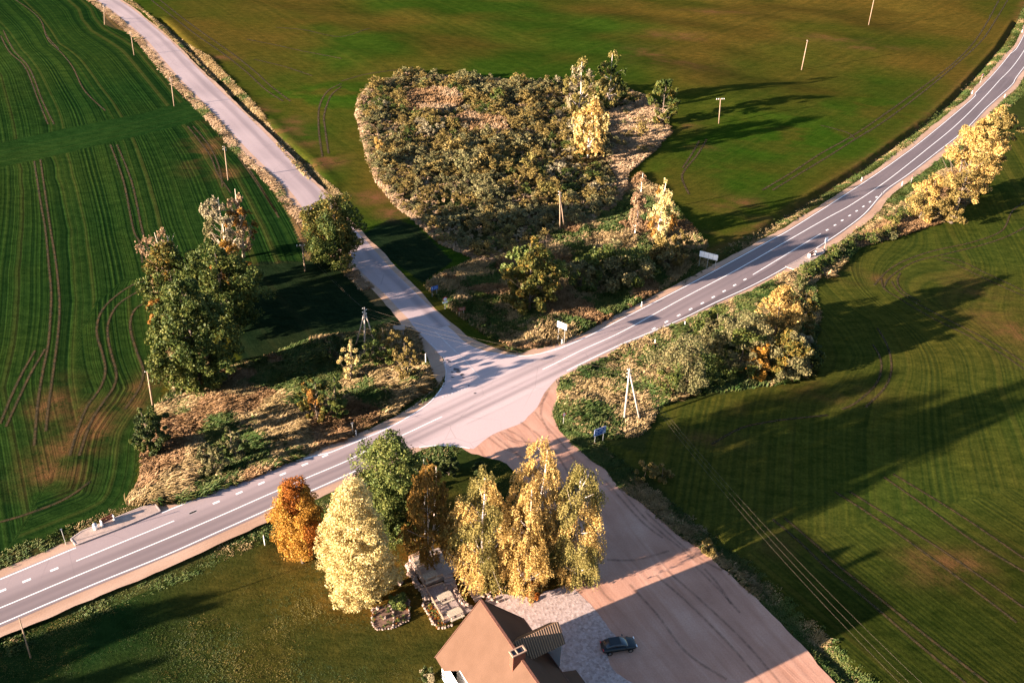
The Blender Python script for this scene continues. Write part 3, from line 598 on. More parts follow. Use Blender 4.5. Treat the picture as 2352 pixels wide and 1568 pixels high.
LT = [Z('A', [(232, 1100), (280, 1400), (310, 1568)])+Z('D', [(335, 250), (352, 450), (345, 620), (330, 800), (295, 980), (260, 1200), (235, 1500)]),
      Z('A', [(275, 1090), (320, 1400), (345, 1568)])+Z('D', [(385, 250), (408, 500), (400, 700), (370, 950), (330, 1250), (315, 1400)]),
      Z('D', [(1040, 355), (900, 400), (760, 500), (685, 600), (665, 720), (700, 850), (725, 980), (690, 1100), (600, 1230), (530, 1400), (480, 1568)]),
      Z('D', [(1040, 395), (930, 450), (810, 530), (748, 640), (742, 750), (770, 880), (800, 1000), (780, 1100), (690, 1230), (620, 1350), (545, 1568)]),
      Z('A', [(760, 1000), (850, 1250), (915, 1568)])+Z('D', [(960, 100), (980, 240)]), Z('A', [(805, 1000), (905, 1250), (975, 1568)])+Z('D', [(1020, 150)]),
      Z('A', [(290, 160), (330, 270), (420, 360), (500, 460), (580, 620), (725, 765)]), Z('A', [(100, 0), (220, 80), (285, 150), (320, 240), (400, 330)]),
      Z('A', [(1290, 870), (1380, 980), (1450, 1080), (1500, 1200), (1590, 1330)]), Z('A', [(1330, 870), (1430, 990), (1490, 1100), (1520, 1200), (1530, 1290)]),
      Z('A', [(0, 230), (60, 340), (170, 450), (260, 680), (330, 850)]), Z('A', [(20, 200), (90, 330), (200, 460), (290, 690), (370, 850)]),
      Z('D', [(240, 840), (150, 1000), (80, 1150), (0, 1350)]), Z('D', [(310, 830), (210, 1000), (130, 1170), (40, 1370)]),
      Z('D', [(1040, 500), (930, 560), (895, 680), (940, 850), (985, 980), (960, 1100), (860, 1250)]),
      Z('A', [(1600, 1000), (1720, 1170), (1850, 1380), (1920, 1500)]), Z('A', [(1640, 1080), (1760, 1250), (1900, 1460)]), Z('G', [(0, 460), (200, 400), (450, 300), (620, 180)])]
NT = [Z('A', [(1100, 0), (1250, 120), (1400, 230), (1600, 370), (1750, 490), (1870, 600), (2000, 700)]), Z('A', [(1040, 0), (1200, 125), (1350, 240), (1550, 380), (1700, 500), (1830, 620), (1950, 700)]),
      Z('A', [(2352, 590), (2260, 640), (2200, 740), (2195, 900), (2220, 1080)]), Z('A', [(2352, 610), (2275, 680), (2232, 800), (2240, 900), (2262, 1060)]), Z('B', [(0, 570), (120, 535), (250, 515), (450, 495)]),
      Z('A', [(1700, 270), (1900, 310), (2100, 360), (2352, 420)]), Z('A', [(1750, 410), (1950, 460), (2150, 530)]), Z('A', [(1900, 190), (2100, 210), (2352, 260)])+Z('B', [(200, 200)]),
      Z('C', [(0, 1160), (60, 1070), (115, 975)]), Z('C', [(45, 1340), (0, 1240), (10, 1180), (100, 1070), (165, 965)]),
      Z('C', [(550, 1310), (750, 1190), (950, 1060), (1150, 950), (1350, 820), (1600, 640), (1850, 450), (2000, 300), (2100, 150), (2180, 0)]), Z('C', [(620, 1310), (800, 1200), (1000, 1080), (1190, 960), (1400, 830), (1650, 640), (1900, 430), (2060, 280), (2150, 150), (2240, 0)]),
      Z('C', [(1190, 960), (1140, 920), (1040, 890), (950, 870)])]
ET = [Z('F', [(1320, 395), (1420, 290), (1560, 215), (1750, 155), (2000, 100), (2200, 20)])+[(2330, 480), (2400, 440)], Z('F', [(1385, 410), (1440, 330), (1600, 235), (1800, 185), (2100, 110), (2300, 30)])+[(2400, 490)],
      Z('F', [(1370, 350), (1390, 420), (1500, 490), (1700, 610), (2000, 760), (2200, 870), (2352, 975)]), Z('F', [(1440, 370), (1490, 440), (1650, 540), (1900, 670), (2150, 800), (2352, 930)]),
      Z('F', [(1780, 205), (1900, 225), (2100, 320), (2352, 440)]), Z('F', [(1750, 215), (1880, 255), (2100, 360), (2352, 475)]), Z('F', [(1500, 310), (1480, 370), (1520, 440), (1640, 510)]),
      Z('F', [(1310, 805), (1355, 880), (1368, 970), (1330, 1080), (1200, 1200), (1100, 1250)]), Z('F', [(1340, 690), (1395, 780), (1430, 880), (1435, 1000), (1385, 1110), (1260, 1235)]),
      Z('F', [(200, 1490), (400, 1380), (600, 1335), (800, 1310), (1000, 1290)]), Z('I', [(1385, 150), (1700, 370), (2000, 590), (2352, 800)]), Z('I', [(1450, 130), (1750, 310), (2000, 470), (2352, 710)]),
      Z('I', [(700, 430), (900, 600), (1050, 740), (1300, 940), (1700, 1260), (2100, 1568)]), Z('I', [(620, 440), (800, 590), (1000, 780), (1250, 980), (1600, 1280), (1950, 1568)]), Z('I', [(1050, 250), (1400, 480), (1800, 770), (2300, 1150)]), Z('I', [(1150, 250), (1500, 470), (1900, 730), (2352, 1050)])]
tracks(LT, 'tyre_tracks_west'); tracks(NT, 'tyre_tracks_north', .75); tracks(ET, 'tyre_tracks_east', .55)
b = NB('dirt_rut'); p = b.pos(); f = b.noise(1.0, 4, p, .7); u = b.node('ShaderNodeUVMap'); sx = b.node('ShaderNodeSeparateXYZ'); b.l.new(u.outputs[0], sx.inputs[0])
c = b.ramp(f, [(.35, (.12, .065, .045)), (.65, (.22, .125, .09))]); pb = b.node('ShaderNodeBsdfPrincipled'); b.l.new(c, pb.inputs[0]); pb.inputs['Roughness'].default_value = .95; tr = b.node('ShaderNodeBsdfTransparent'); mx = b.node('ShaderNodeMixShader')
e = b.math('ABSOLUTE', b.math('SUBTRACT', sx.outputs[0], .5)); b.l.new(b.math('MULTIPLY', b.rng(e, .5, .1), b.rng(f, .3, .6, .05, .42)), mx.inputs[0]); b.l.new(tr.outputs[0], mx.inputs[1]); b.l.new(pb.outputs[0], mx.inputs[2]); b.l.new(mx.outputs[0], b.out.inputs[0]); M['rut'] = b.m
YT = [Z('k', [(80, 210), (130, 130), (160, 60)]), Z('k', [(160, 180), (200, 230), (230, 250)]), Z('k', [(600, 90), (700, 190), (800, 300)]), Z('k', [(640, 100), (700, 170), (760, 260)]), Z('k', [(560, 10), (630, 60), (720, 110)]), Z('k', [(540, 20), (610, 75)]), Z('k', [(300, 170), (420, 300), (560, 480), (740, 600)]), Z('k', [(420, 130), (560, 250), (760, 450), (900, 617)]), Z('k', [(470, 110), (620, 240), (820, 430), (980, 617)]),
      Z('c', [(1700, 1090), (1900, 1250), (2000, 1330)]), Z('c', [(1780, 1060), (1880, 1150), (2060, 1200)]), Z('c', [(1660, 1120), (1800, 1230), (1960, 1290)]), Z('c', [(1850, 1040), (2000, 1120), (2150, 1300)]), Z('d', [(60, 1060), (200, 1150), (400, 1180)]), Z('d', [(250, 960), (420, 1080), (600, 1250), (760, 1500)]), Z('d', [(400, 850), (520, 1000), (700, 1200), (900, 1450)]), Z('d', [(520, 640), (480, 760), (470, 900), (560, 1080)]), Z('d', [(560, 600), (500, 720), (440, 800)]),
      Z('j', [(700, 330), (830, 480), (1000, 620)]), Z('j', [(820, 440), (950, 560), (1080, 680)]), Z('j', [(640, 300), (800, 480), (900, 560)]), Z('k', [(200, 60), (330, 60), (480, 20)])]
tracks(YT, 'dirt_tyre_tracks', .55, M['rut'])
# ================================================================ VEGETATION
LM = {
 'oak': leafmat('oak_leaves', (.018, .036, .010), (.048, .066, .014), (.135, .130, .030), .2),
 'oak_yellow': leafmat('turning_oak_leaves', (.035, .045, .012), (.085, .085, .020), (.24, .13, .025), .25),
 'green': leafmat('green_leaves', (.030, .058, .014), (.075, .10, .024), (.19, .19, .05), .25),
 'cream': leafmat('cream_yellow_leaves', (.28, .22, .07), (.50, .39, .16), (.66, .53, .27), .3),
 'maple': leafmat('orange_maple_leaves', (0.213, 0.106, 0.018), (0.338, 0.175, 0.03), (0.425, 0.213, 0.037), .3),
 'maple_dark': leafmat('orange_maple_leaves_dark', (.12, .045, .010), (.24, .075, .012), (.30, .11, .02), .3),
 'birch': leafmat('golden_birch_leaves', (.22, .14, .038), (.42, .27, .082), (.56, .40, .16), .35),
 'birch_green': leafmat('yellow_green_birch_leaves', (.095, .095, .026), (.19, .155, .045), (.32, .25, .085), .35),
 'birch_brown': leafmat('brown_birch_leaves', (.11, .055, .012), (.21, .115, .026), (.31, .19, .05), .35),
 'pink': leafmat('dry_pinkish_leaves', (0.184, 0.115, 0.069), (0.287, 0.184, 0.103), (0.38, 0.253, 0.149), .3),
 'willow': leafmat('willow_leaves', (.065, .070, .028), (.13, .12, .050), (.24, .185, .085), .25),
 'willow_gold': leafmat('golden_willow_leaves', (.070, .058, .018), (.155, .112, .034), (.27, .19, .062), .25),
 'pale': leafmat('pale_grey_leaves', (0.165, 0.138, 0.083), (0.264, 0.22, 0.132), (0.363, 0.308, 0.187), .3),
 'orange_bush': leafmat('orange_bush_leaves', (0.143, 0.066, 0.017), (0.286, 0.138, 0.029), (0.363, 0.198, 0.055), .3),
 'dark': leafmat('dark_shrub_leaves', (.016, .030, .010), (.035, .050, .014), (.07, .075, .02), .15),
}
BARK = simple('grey_bark', (.10, .075, .055), .9, var=.35, scale=4)
b = NB('birch_bark'); p = b.pos(); BB = b.pbr(b.mix(b.rng(b.noise(6, 3, b.mapv(p, (1, 1, .35))), .58, .66), (.62, .52, .46), (.05, .04, .035)), .7); BIRCH = BB
PALEB = simple('pale_dead_bark', (.48, .38, .28), .8, var=.2, scale=4)
def unit(v): return v/(np.linalg.norm(v, axis=-1, keepdims=True)+1e-9)
def leaves(P, out, size, rng, flat=.55, asp=.62, bias=None):
    """one small folded leaf spray (a rhombus of two triangles) at every point P, roughly facing 'out'"""
    n = len(P); nr = unit(out*flat+unit(rng.normal(size=(n, 3)))*.9+(0 if bias is None else bias))
    a = unit(np.cross(nr, unit(rng.normal(size=(n, 3))))); b_ = np.cross(nr, a); s = size*rng.uniform(.6, 1.35, (n, 1))
    V = np.stack([P-a*s, P-b_*s*asp+nr*s*.18, P+a*s, P+b_*s*asp+nr*s*.18], 1).reshape(-1, 3)
    return V
def crown_pts(prof, Hc, Rc, n_cl, rng, lump=.28, inner=.35, lean=(0, 0)):
    """clump centres through a crown whose radius follows prof(t), t from 0 at the foot of the crown to 1 at its tip"""
    k = rng.uniform(0, 6.28, 6); out = []
    t = rng.beta(1.05, 1.05, n_cl*3); rr = np.array([prof(x) for x in t]); keep = rng.uniform(size=len(t)) < (rr/rr.max())**1.2+.03; t, rr = t[keep][:n_cl], rr[keep][:n_cl]
    ph_ = rng.uniform(0, 2*math.pi, len(t)); w = 1+lump*(np.sin(2*ph_+k[0]+t*5)*.5+np.sin(3*ph_+k[1]-t*8)*.4+np.sin(5*ph_+k[2]+t*13)*.35)
    w = w*rng.uniform(.80, 1.16, len(t)); q = np.where(rng.uniform(size=len(t)) < inner, np.sqrt(rng.uniform(0, .7, len(t))), rng.uniform(.80, 1.03, len(t)))
    r = Rc*rr*w*q; return np.stack([np.cos(ph_)*r+lean[0]*t, np.sin(ph_)*r+lean[1]*t, t*Hc], 1)
PROF = {'round': lambda t: max(0, math.sin(math.pi*min(1, (t*.93+.06))))**.55*(1-.12*t),
        'oval': lambda t: max(.05, math.sin(math.pi*(t*.9+.08)))**.75,
        'egg': lambda t: max(.06, (math.sin(math.pi*(t**.75*.94+.04)))**.8),
        'cone': lambda t: max(.05, (1-t)**.75*min(1, t*6+.35)),
        'birch': lambda t: max(.07, (1-t**1.6)**.8*min(1, t*2.2+.45)),
        'broom': lambda t: max(.1, (.35+.75*t)*min(1, (1.04-t)*4))}
def make_crown(style, Hc, Rc, n_leaf, size, rng, n_cl=None, lump=.28, inner=.3, droop=0.0, clr=None):
    n_cl = n_cl or max(12, int(n_leaf/(95 if droop == 0 else 120))); cp = crown_pts(PROF[style], Hc, Rc, n_cl, rng, lump, inner)
    per = max(4, n_leaf//len(cp)); rc = clr or max(.35, .20*Rc); P = []; O = []
    for c in cp:
        m = max(3, int(per*rng.uniform(.6, 1.5))); r = rc*rng.uniform(.65, 1.3)
        if droop > 0:
            ns = max(2, m//9)
            for _ in range(ns):
                L = droop*rng.uniform(.4, 1.2); k = max(3, m//ns); tt = np.linspace(0, 1, k)
                a = rng.uniform(0, 6.28); q = r*rng.uniform(.1, 1); st = c+np.array([math.cos(a)*q, math.sin(a)*q, rng.normal()*r*.5])
                oo = np.array([c[0], c[1], 0.0]); oo = oo/(np.linalg.norm(oo)+.01)
                pts = st+np.outer(tt**.6*.35*L, oo)-np.outer(tt*L, [0, 0, 1])+rng.normal(size=(k, 3))*size*.45
                P.append(pts); O.append(np.tile(unit((oo+np.array([0, 0, .25]))[None]), (k, 1)))
        else:
            u = unit(rng.normal(size=(m, 3))); pts = c+u*(r*rng.uniform(.35, 1, (m, 1))**.6)*np.array([1, 1, .8]); P.append(pts)
            ax = np.array([c[0], c[1], (c[2]-Hc*.4)*.5]); O.append(unit(u*.8+unit(ax[None])*.7))
    P = np.concatenate(P); O = np.concatenate(O); P[:, 2] = np.maximum(P[:, 2], .05)
    return P, leaves(P, O, size, rng), cp
def limbs(mb, H, r0, cp, rng, n, z0, crooked=.25, upto=.92, tip=.12):
    pts = [(0, 0, -.15)]; x = y = 0
    for k in range(1, 7):
        x += rng.normal()*crooked*.35; y += rng.normal()*crooked*.35; pts.append((x, y, H*upto*k/6))
    rad = [r0*(1-.8*(k/6)**.9)+.01 for k in range(7)]; rad[0] *= 1.35; mb.tube(pts, rad, 8)
    P = np.array(pts)
    for c in cp[rng.choice(len(cp), min(n, len(cp)), replace=False)]:
        zc = c[2]+z0; zs = max(H*.12, zc-abs(rng.normal())*H*.10-np.hypot(c[0], c[1])*.55)
        s = np.array([np.interp(zs, P[:, 2], P[:, 0]), np.interp(zs, P[:, 2], P[:, 1]), zs]); e = np.array([c[0], c[1], zc]); m = (s+e)/2+np.array([0, 0, -.08*np.linalg.norm(e-s)])+rng.normal(size=3)*.12
        rr = np.interp(zs, P[:, 2], rad)*.5; mb.tube([s, m, e], [rr, rr*.65, max(.012, rr*.25)], 5)
def tree(name, label, cat, base, ytop, wpx, leaf, style='round', nl=9000, size=.24, z0f=.12, droop=0, bark=None, group=None, seed=1, lump=.28, inner=.3, nlimb=26, trunk_r=None, stems=1, clr=None, crooked=.3, upto=.92, leaf2=None, mh=1.0):
    rng = np.random.default_rng(seed); p = gp(*base); Ht = height_at(base, ytop)*mh
    cy = base[1]-(base[1]-ytop)*.45; Rc = wpx/2/scale_at(base[0], base[1]-0*cy)*.92
    t = empty(name, p, label, cat, group)
    Hc = Ht*(1-z0f)*.975; P, V, cp = make_crown(style, Hc, Rc, nl, size, rng, lump=lump, inner=inner, droop=droop, clr=clr); V[:, 2] += Ht*z0f
    mi = None; mats = [LM[leaf]]
    if leaf2:
        mats.append(LM[leaf2]); q = (vnoise(P[:, 0]+seed, P[:, 1]+P[:, 2]*.7, Rc*.8, seed) > .52).astype(int); mi = q
    mesh_np('crown', V, np.arange(len(V)).reshape(-1, 4), mats, t, mi=mi)
    mb = MB(); bark = bark or BARK
    for k in range(stems):
        m2 = MB(); limbs(m2, Ht, trunk_r or Ht*.016, cp, rng, nlimb, Ht*z0f, crooked, upto)
        if k: 
            a = rng.uniform(0, 6.28); q = .5+.35*k; m2.v = [(v[0]+math.cos(a)*q*(1+v[2]*.12), v[1]+math.sin(a)*q*(1+v[2]*.12), v[2]*.93) for v in m2.v]
        mb.add(m2.v, m2.f)
    mb.build('trunk', bark, t, sm=True); return t
TR = tree
# --- the group beside the house
TR('maple_tree', 'orange maple, leftmost of the trees beside the house, at the roadside', 'tree', (697, 1290), 1098, 122, 'maple', 'round', 30000, .125, .10, seed=3, lump=.34, leaf2='maple_dark', clr=.75)
TR('ash_tree', 'big cream-yellow tree, largest of the lawn trees, between the orange maple and the terrace', 'tree', (828, 1392), 1093, 156, 'cream', 'egg', 56000, .125, .04, seed=11, lump=.30, clr=.8, droop=0)
TR('lime_tree', 'dark green leafy tree standing behind the cream-yellow tree, hiding part of the road', 'tree', (905, 1245), 993, 152, 'green', 'round', 34000, .15, .06, seed=5, lump=.36, leaf2='oak', clr=.9)
TR('birch_tree', 'thin brown-leaved birch clump behind the upper deck of the terrace', 'birch', (985, 1300), 1063, 116, 'birch_brown', 'egg', 19000, .125, .10, .7, BIRCH, seed=8, stems=3, nlimb=10, lump=.3, trunk_r=.09, inner=.4, group='birches by the house')
TR('birch_tree', 'golden birch with a bare white leader, standing between the terrace and the front birches', 'birch', (1105, 1352), 1070, 132, 'birch', 'egg', 34000, .112, .04, 1.3, BIRCH, seed=21, lump=.32, trunk_r=.24, leaf2='birch_green', group='birches by the house', nlimb=40)
TR('birch_tree', 'tall golden weeping birch in front, directly behind the house roof', 'birch', (1203, 1356), 1106, 112, 'birch', 'egg', 32000, .112, .04, 1.4, BIRCH, seed=22, lump=.30, trunk_r=.26, group='birches by the house', nlimb=40)
TR('birch_tree', 'tallest golden birch, its top reaching over the dirt road junction', 'birch', (1225, 1315), 998, 110, 'birch', 'egg', 28000, .112, .08, 1.4, BIRCH, seed=23, lump=.35, trunk_r=.26, group='birches by the house', nlimb=36)
TR('birch_tree', 'yellow-green weeping birch nearest the dirt road, rightmost of the group', 'birch', (1314, 1334), 1052, 118, 'birch_green', 'egg', 36000, .112, .03, 1.7, BIRCH, seed=24, lump=.34, trunk_r=.25, leaf2='birch', group='birches by the house', nlimb=44)
TR('lilac_shrub', 'green shrub growing between the golden birches', 'shrub', (1158, 1300), 1150, 70, 'green', 'oval', 4500, .2, .05, seed=31)
TR('round_shrub', 'small dark round shrub on the grass tip beside the crossing', 'shrub', (1100, 1095), 1064, 34, 'dark', 'round', 2200, .13, .02, seed=32, nlimb=6)
TR('shrub', 'low green shrub behind the brown birch clump at the roadside', 'shrub', (1030, 1090), 1050, 60, 'dark', 'round', 3500, .17, .02, seed=33, nlimb=8)
TR('shrub', 'dark shrub at the foot of the brown birch clump by the road edge', 'shrub', (985, 1130), 1050, 70, 'dark', 'round', 3500, .18, .02, seed=34, nlimb=8)
TR('shrub', 'small green bush at the top of the stone-edged flower bed', 'shrub', (915, 1392), 1362, 42, 'green', 'round', 2600, .11, .02, seed=35, nlimb=8)
# --- west group
TR('oak_tree', 'large green oak at the front of the west grove', 'oak', (462, 895), 640, 185, 'oak', 'round', 34000, .225, .03, seed=41, lump=.34, clr=1.0, group='oaks of the west grove')
TR('oak_tree', 'dark green oak in the middle of the west grove behind the front oak', 'oak', (520, 770), 560, 190, 'oak', 'round', 25500, .225, .08, seed=42, lump=.34, clr=1.1, group='oaks of the west grove')
TR('oak_tree', 'broad green oak on the field side of the west grove below the bare white tree', 'oak', (415, 740), 560, 130, 'oak_yellow', 'round', 18700, .225, .05, seed=43, lump=.34, clr=1.0, leaf2='oak', group='oaks of the west grove')
TR('bare_tree', 'pale half-bare white tree at the left edge of the west grove', 'tree', (385, 690), 520, 88, 'pink', 'broom', 4200, .16, .15, .4, PALEB, seed=44, lump=.35, nlimb=60, trunk_r=.22, stems=2)
TR('pale_tree', 'grey-green thin tree at the top of the west grove', 'tree', (520, 600), 440, 92, 'pale', 'egg', 6500, .2, .08, .5, PALEB, seed=45, lump=.3, nlimb=50, leaf2='willow')
TR('aspen_tree', 'salmon-orange tree at the top right of the west grove beside the power pole', 'tree', (560, 590), 420, 68, 'orange_bush', 'egg', 6000, .18, .08, .3, PALEB, seed=46, lump=.25, nlimb=30, leaf2='pink')
TR('orange_tree', 'small deep-orange tree inside the west grove', 'tree', (530, 660), 545, 76, 'orange_bush', 'round', 4500, .2, .1, seed=47, leaf2='maple')
TR('orange_shrub', 'orange bush at the field edge of the west grove', 'shrub', (378, 775), 685, 66, 'orange_bush', 'round', 5000, .18, .02, seed=48, group='orange bushes')
TR('green_shrub', 'light green bush at the foot of the front oak', 'shrub', (430, 885), 800, 90, 'green', 'round', 4500, .2, .02, seed=49)
TR('dark_shrub', 'dark green shrub at the left tip of the west meadow by the fallen pole', 'shrub', (352, 1040), 925, 78, 'dark', 'oval', 6500, .2, .02, seed=50, leaf2='oak')
TR('aspen_sapling', 'young pale-yellow tree beside the three-legged pole', 'tree', (806, 870), 768, 46, 'cream', 'egg', 3600, .16, .02, seed=51, nlimb=14)
TR('autumn_shrub', 'low shrub with an orange top in the west meadow', 'shrub', (728, 965), 868, 70, 'oak_yellow', 'round', 4200, .18, .02, seed=52, leaf2='orange_bush')
TR('autumn_shrub', 'green shrub right of the orange-topped shrub in the west meadow', 'shrub', (775, 955), 860, 66, 'green', 'round', 3800, .18, .02, seed=53, leaf2='oak')
TR('meadow_shrub', 'small green shrub near the roadside in the west meadow', 'shrub', (545, 1055), 975, 66, 'green', 'round', 3800, .17, .02, seed=54, leaf2='willow')
TR('meadow_shrub', 'brownish shrub in the lower left of the west meadow', 'shrub', (490, 1085), 1015, 70, 'willow', 'round', 3600, .17, .02, seed=55)
TR('meadow_shrub', 'wide green shrub between the three-legged pole and the grey sign', 'shrub', (880, 835), 745, 88, 'green', 'round', 5000, .18, .02, seed=56, leaf2='willow_gold')
TR('meadow_shrub', 'green shrub right of the grey sign near the side road', 'shrub', (935, 870), 775, 60, 'willow_gold', 'round', 3600, .18, .02, seed=57)
TR('meadow_shrub', 'dark green shrub left of the young pale tree', 'shrub', (765, 830), 770, 60, 'dark', 'round', 3000, .18, .02, seed=58)
# --- oak over the side road, single tree in the north meadow
TR('oak_tree', 'round green oak standing at the edge of the side road', 'oak', (768, 612), 446, 142, 'oak', 'round', 25500, .225, .03, seed=61, lump=.3, clr=1.1, leaf2='oak_yellow')
TR('lime_tree', 'single upright green tree in the north meadow beside the crossing', 'tree', (1216, 712), 546, 136, 'green', 'egg', 13000, .28, .02, seed=62, lump=.32, clr=.9, leaf2='oak_yellow')
TR('birch_tree', 'slim thin-leaved birch, left of the two in the north meadow', 'birch', (1458, 540), 398, 46, 'pink', 'birch', 4800, .17, .05, .8, BIRCH, seed=63, trunk_r=.16, group='roadside birches of the north meadow', upto=1.0)
TR('birch_tree', 'pale cream and orange birch, right of the two in the north meadow', 'birch', (1512, 545), 400, 72, 'cream', 'birch', 10000, .18, .05, .8, BIRCH, seed=64, trunk_r=.18, leaf2='orange_bush', group='roadside birches of the north meadow')
TR('meadow_shrub', 'bushy yellow-green shrub right of the slim birches', 'shrub', (1560, 580), 530, 54, 'willow_gold', 'round', 3000, .2, .02, seed=65)
TR('willow_shrub', 'wide dark willow in the wet hollow below the two slim birches', 'shrub', (1420, 645), 572, 165, 'willow', 'round', 9000, .24, .02, seed=66, leaf2='oak')
TR('willow_shrub', 'willow bush between the birches and the roadside billboard', 'shrub', (1525, 612), 545, 95, 'willow', 'round', 6000, .24, .02, seed=67, leaf2='willow_gold')
TR('willow_shrub', 'dark willow bush right of the single green tree', 'shrub', (1335, 662), 590, 90, 'oak', 'round', 6000, .24, .02, seed=68, leaf2='willow')
# --- trees along the thicket
TR('birch_tree', 'pale yellow-green birch, left of the three at the far end of the thicket', 'birch', (1330, 262), 132, 74, 'birch_green', 'egg', 6500, .27, .06, .9, BIRCH, seed=71, trunk_r=.18, leaf2='pale', group='birches at the thicket')
TR('birch_tree', 'dark-leaved birch farthest back at the end of the thicket', 'birch', (1397, 248), 114, 66, 'birch_green', 'egg', 6500, .27, .06, .9, BIRCH, seed=72, trunk_r=.18, leaf2='oak', group='birches at the thicket')
TR('birch_tree', 'bright yellow birch in front of the other two at the thicket', 'birch', (1350, 362), 218, 90, 'birch', 'egg', 9500, .27, .08, .9, BIRCH, seed=73, trunk_r=.2, leaf2='cream', group='birches at the thicket')
TR('oak_tree', 'dark tree with orange leaves alone at the right tip of the thicket', 'tree', (1518, 285), 178, 70, 'oak_yellow', 'round', 5500, .28, .06, seed=74, leaf2='oak')
TR('golden_sapling', 'small bright yellow bush at the left edge of the thicket', 'shrub', (871, 345), 290, 24, 'birch', 'oval', 1200, .26, .02, seed=75, nlimb=5)
# --- right side of the main road
for k, (bx, by, yt, wp, lf, lb) in enumerate([(2185, 512, 280, 138, 'willow_gold', 'big yellow willow nearest the camera on the right verge of the main road'), (2238, 450, 240, 100, 'willow_gold', 'yellow willow behind the big one on the right verge of the main road'), (2120, 505, 400, 80, 'birch', 'shorter yellow willow left of the big one beside the main road')]):
    TR('willow_tree', lb, 'willow', (bx, by), yt, wp, lf, 'broom' if k < 2 else 'egg', 19000 if k < 2 else 9000, .21, .03, 0, BARK, group='yellow willows by the main road', seed=80+k, lump=.4, stems=2, leaf2='birch' if k != 2 else 'willow_gold', clr=1.0)
for k, (bx, by, yt, wp, lf, l2, lb) in enumerate([
    (1775, 800, 655, 110, 'willow_gold', 'birch', 'tall golden willow at the top of the east thicket beside the main road'),
    (1700, 850, 725, 135, 'oak', 'willow', 'broad grey-green willow in the middle of the east thicket'),
    (1560, 890, 780, 150, 'oak', 'willow', 'dark green willow at the left end of the east thicket'),
    (1735, 870, 785, 62, 'orange_bush', 'maple', 'orange bush inside the east thicket'),
    (1800, 865, 760, 100, 'oak_yellow', 'willow', 'grey-green willow at the front right of the east thicket'),
    (1838, 830, 765, 40, 'pale', None, 'small pale grey bush at the right edge of the east thicket'),
    (1825, 790, 662, 84, 'oak_yellow', 'willow_gold', 'yellow-green willow at the field side of the east thicket'),
    (1635, 800, 712, 100, 'willow', 'oak', 'low willow on the road side of the east thicket'),
    (1860, 850, 790, 50, 'oak', 'dark', 'dark bush at the lower right corner of the east thicket')]):
    TR('willow_shrub', lb, 'shrub', (bx, by), yt, wp, lf, 'round' if k else 'egg', 13000 if wp > 90 else 6500, .175, .02, seed=100+k, leaf2=l2, lump=.35, group='willows of the east thicket', nlimb=12)
# ---- masses nobody could count
def in_poly_pts(poly, n, rng, dens=None, minsep=0):
    lo, hi = poly.min(0), poly.max(0); out = []
    P = rng.uniform(lo, hi, (n*12, 2)); P = P[inside(P[:, 0], P[:, 1], poly)]
    if dens is not None: P = P[rng.uniform(size=len(P)) < dens(P[:, 0], P[:, 1])]
    return P[:n]
def shrub_mass(name, label, cat, specs, kinds):
    """specs: (x, y, height, radius, kind) many bushes grown into one another"""
    rng = np.random.default_rng(5); protos = {}
    for k in range(8):
        P, V, cp = make_crown('round', 1.0, .5, 430, .066, rng, n_cl=17, lump=.3, inner=.25, clr=.17); protos[k] = V
    VV = []; MI = []; per = 0
    for (x, y, h, r, kd) in specs:
        v = protos[rng.integers(8)].copy(); a = rng.uniform(0, 6.28); c_, s_ = math.cos(a), math.sin(a); s = rng.uniform(.85, 1.15)
        q = np.stack([(v[:, 0]*c_-v[:, 1]*s_)*2*r*s+x, (v[:, 0]*s_+v[:, 1]*c_)*2*r*s+y, v[:, 2]*h*s+float(gz(x, y))], 1); VV.append(q); MI += [kd]*(len(v)//4)
    V = np.concatenate(VV); o = mesh_np(name, V, np.arange(len(V)).reshape(-1, 4), [LM[k] for k in kinds], mi=MI); return tag(o, label, cat, kind='stuff')
rng = np.random.default_rng(12)
reed1 = WP([(940, 215), (1010, 208), (1060, 222), (1062, 250), (1000, 270), (930, 262)]); reed2 = WP([(1020, 285), (1080, 262), (1160, 285), (1170, 320), (1100, 312)])
clear0 = WP([(1388, 262), (1480, 238), (1530, 262), (1535, 310), (1500, 350), (1420, 415), (1392, 360)])
def dT(x, y): return (.06+.94*(~inside(x, y, clear0)))*(~inside(x, y, reed1))*(~inside(x, y, reed2))
Pm = in_poly_pts(thicket, 2600, rng, dT); sp = []
for x, y in Pm:
    if any((x-a[0])**2+(y-a[1])**2 < 1.5 for a in sp): continue
    e = dist_poly(np.array([x]), np.array([y]), np.vstack([thicket, thicket[:1]]))[0]; r = rng.uniform(.7, 1.6)*(1.35 if rng.uniform() < .12 else 1)*(.55+.9*float(vnoise(np.array([x]), np.array([y]), 9.0, 6)[0])); 
    if e < 1.2: r *= .5
    k = .62*float(vnoise(np.array([x]), np.array([y]), 13.0, 3)[0])+.5*rng.uniform(); kd = 0 if k < .50 else 1 if k < .80 else 2 if k < .88 else 3 if k < .95 else 4
    sp.append((x, y, r*rng.uniform(1.0, 1.9), r, kd))
shrub_mass('thicket', 'heart-shaped thicket of grey-green willow scrub in the north field', 'thicket', sp, ['willow', 'willow_gold', 'oak', 'birch_green', 'pale'])
hed = []
hb = smooth(WP([(2000, 555), (1960, 560), (1920, 590), (1880, 615), (1850, 640), (1835, 660)]), 1.1)
for p_ in hb: hed.append((p_[0]+rng.normal()*.6, p_[1]+rng.normal()*.6, rng.uniform(1.2, 2.4), rng.uniform(.8, 1.4), 0 if rng.uniform() < .7 else 1))
hb = smooth(WP([(2000, 560), (2030, 545), (2060, 500), (2100, 470), (2130, 440)]), 1.4)
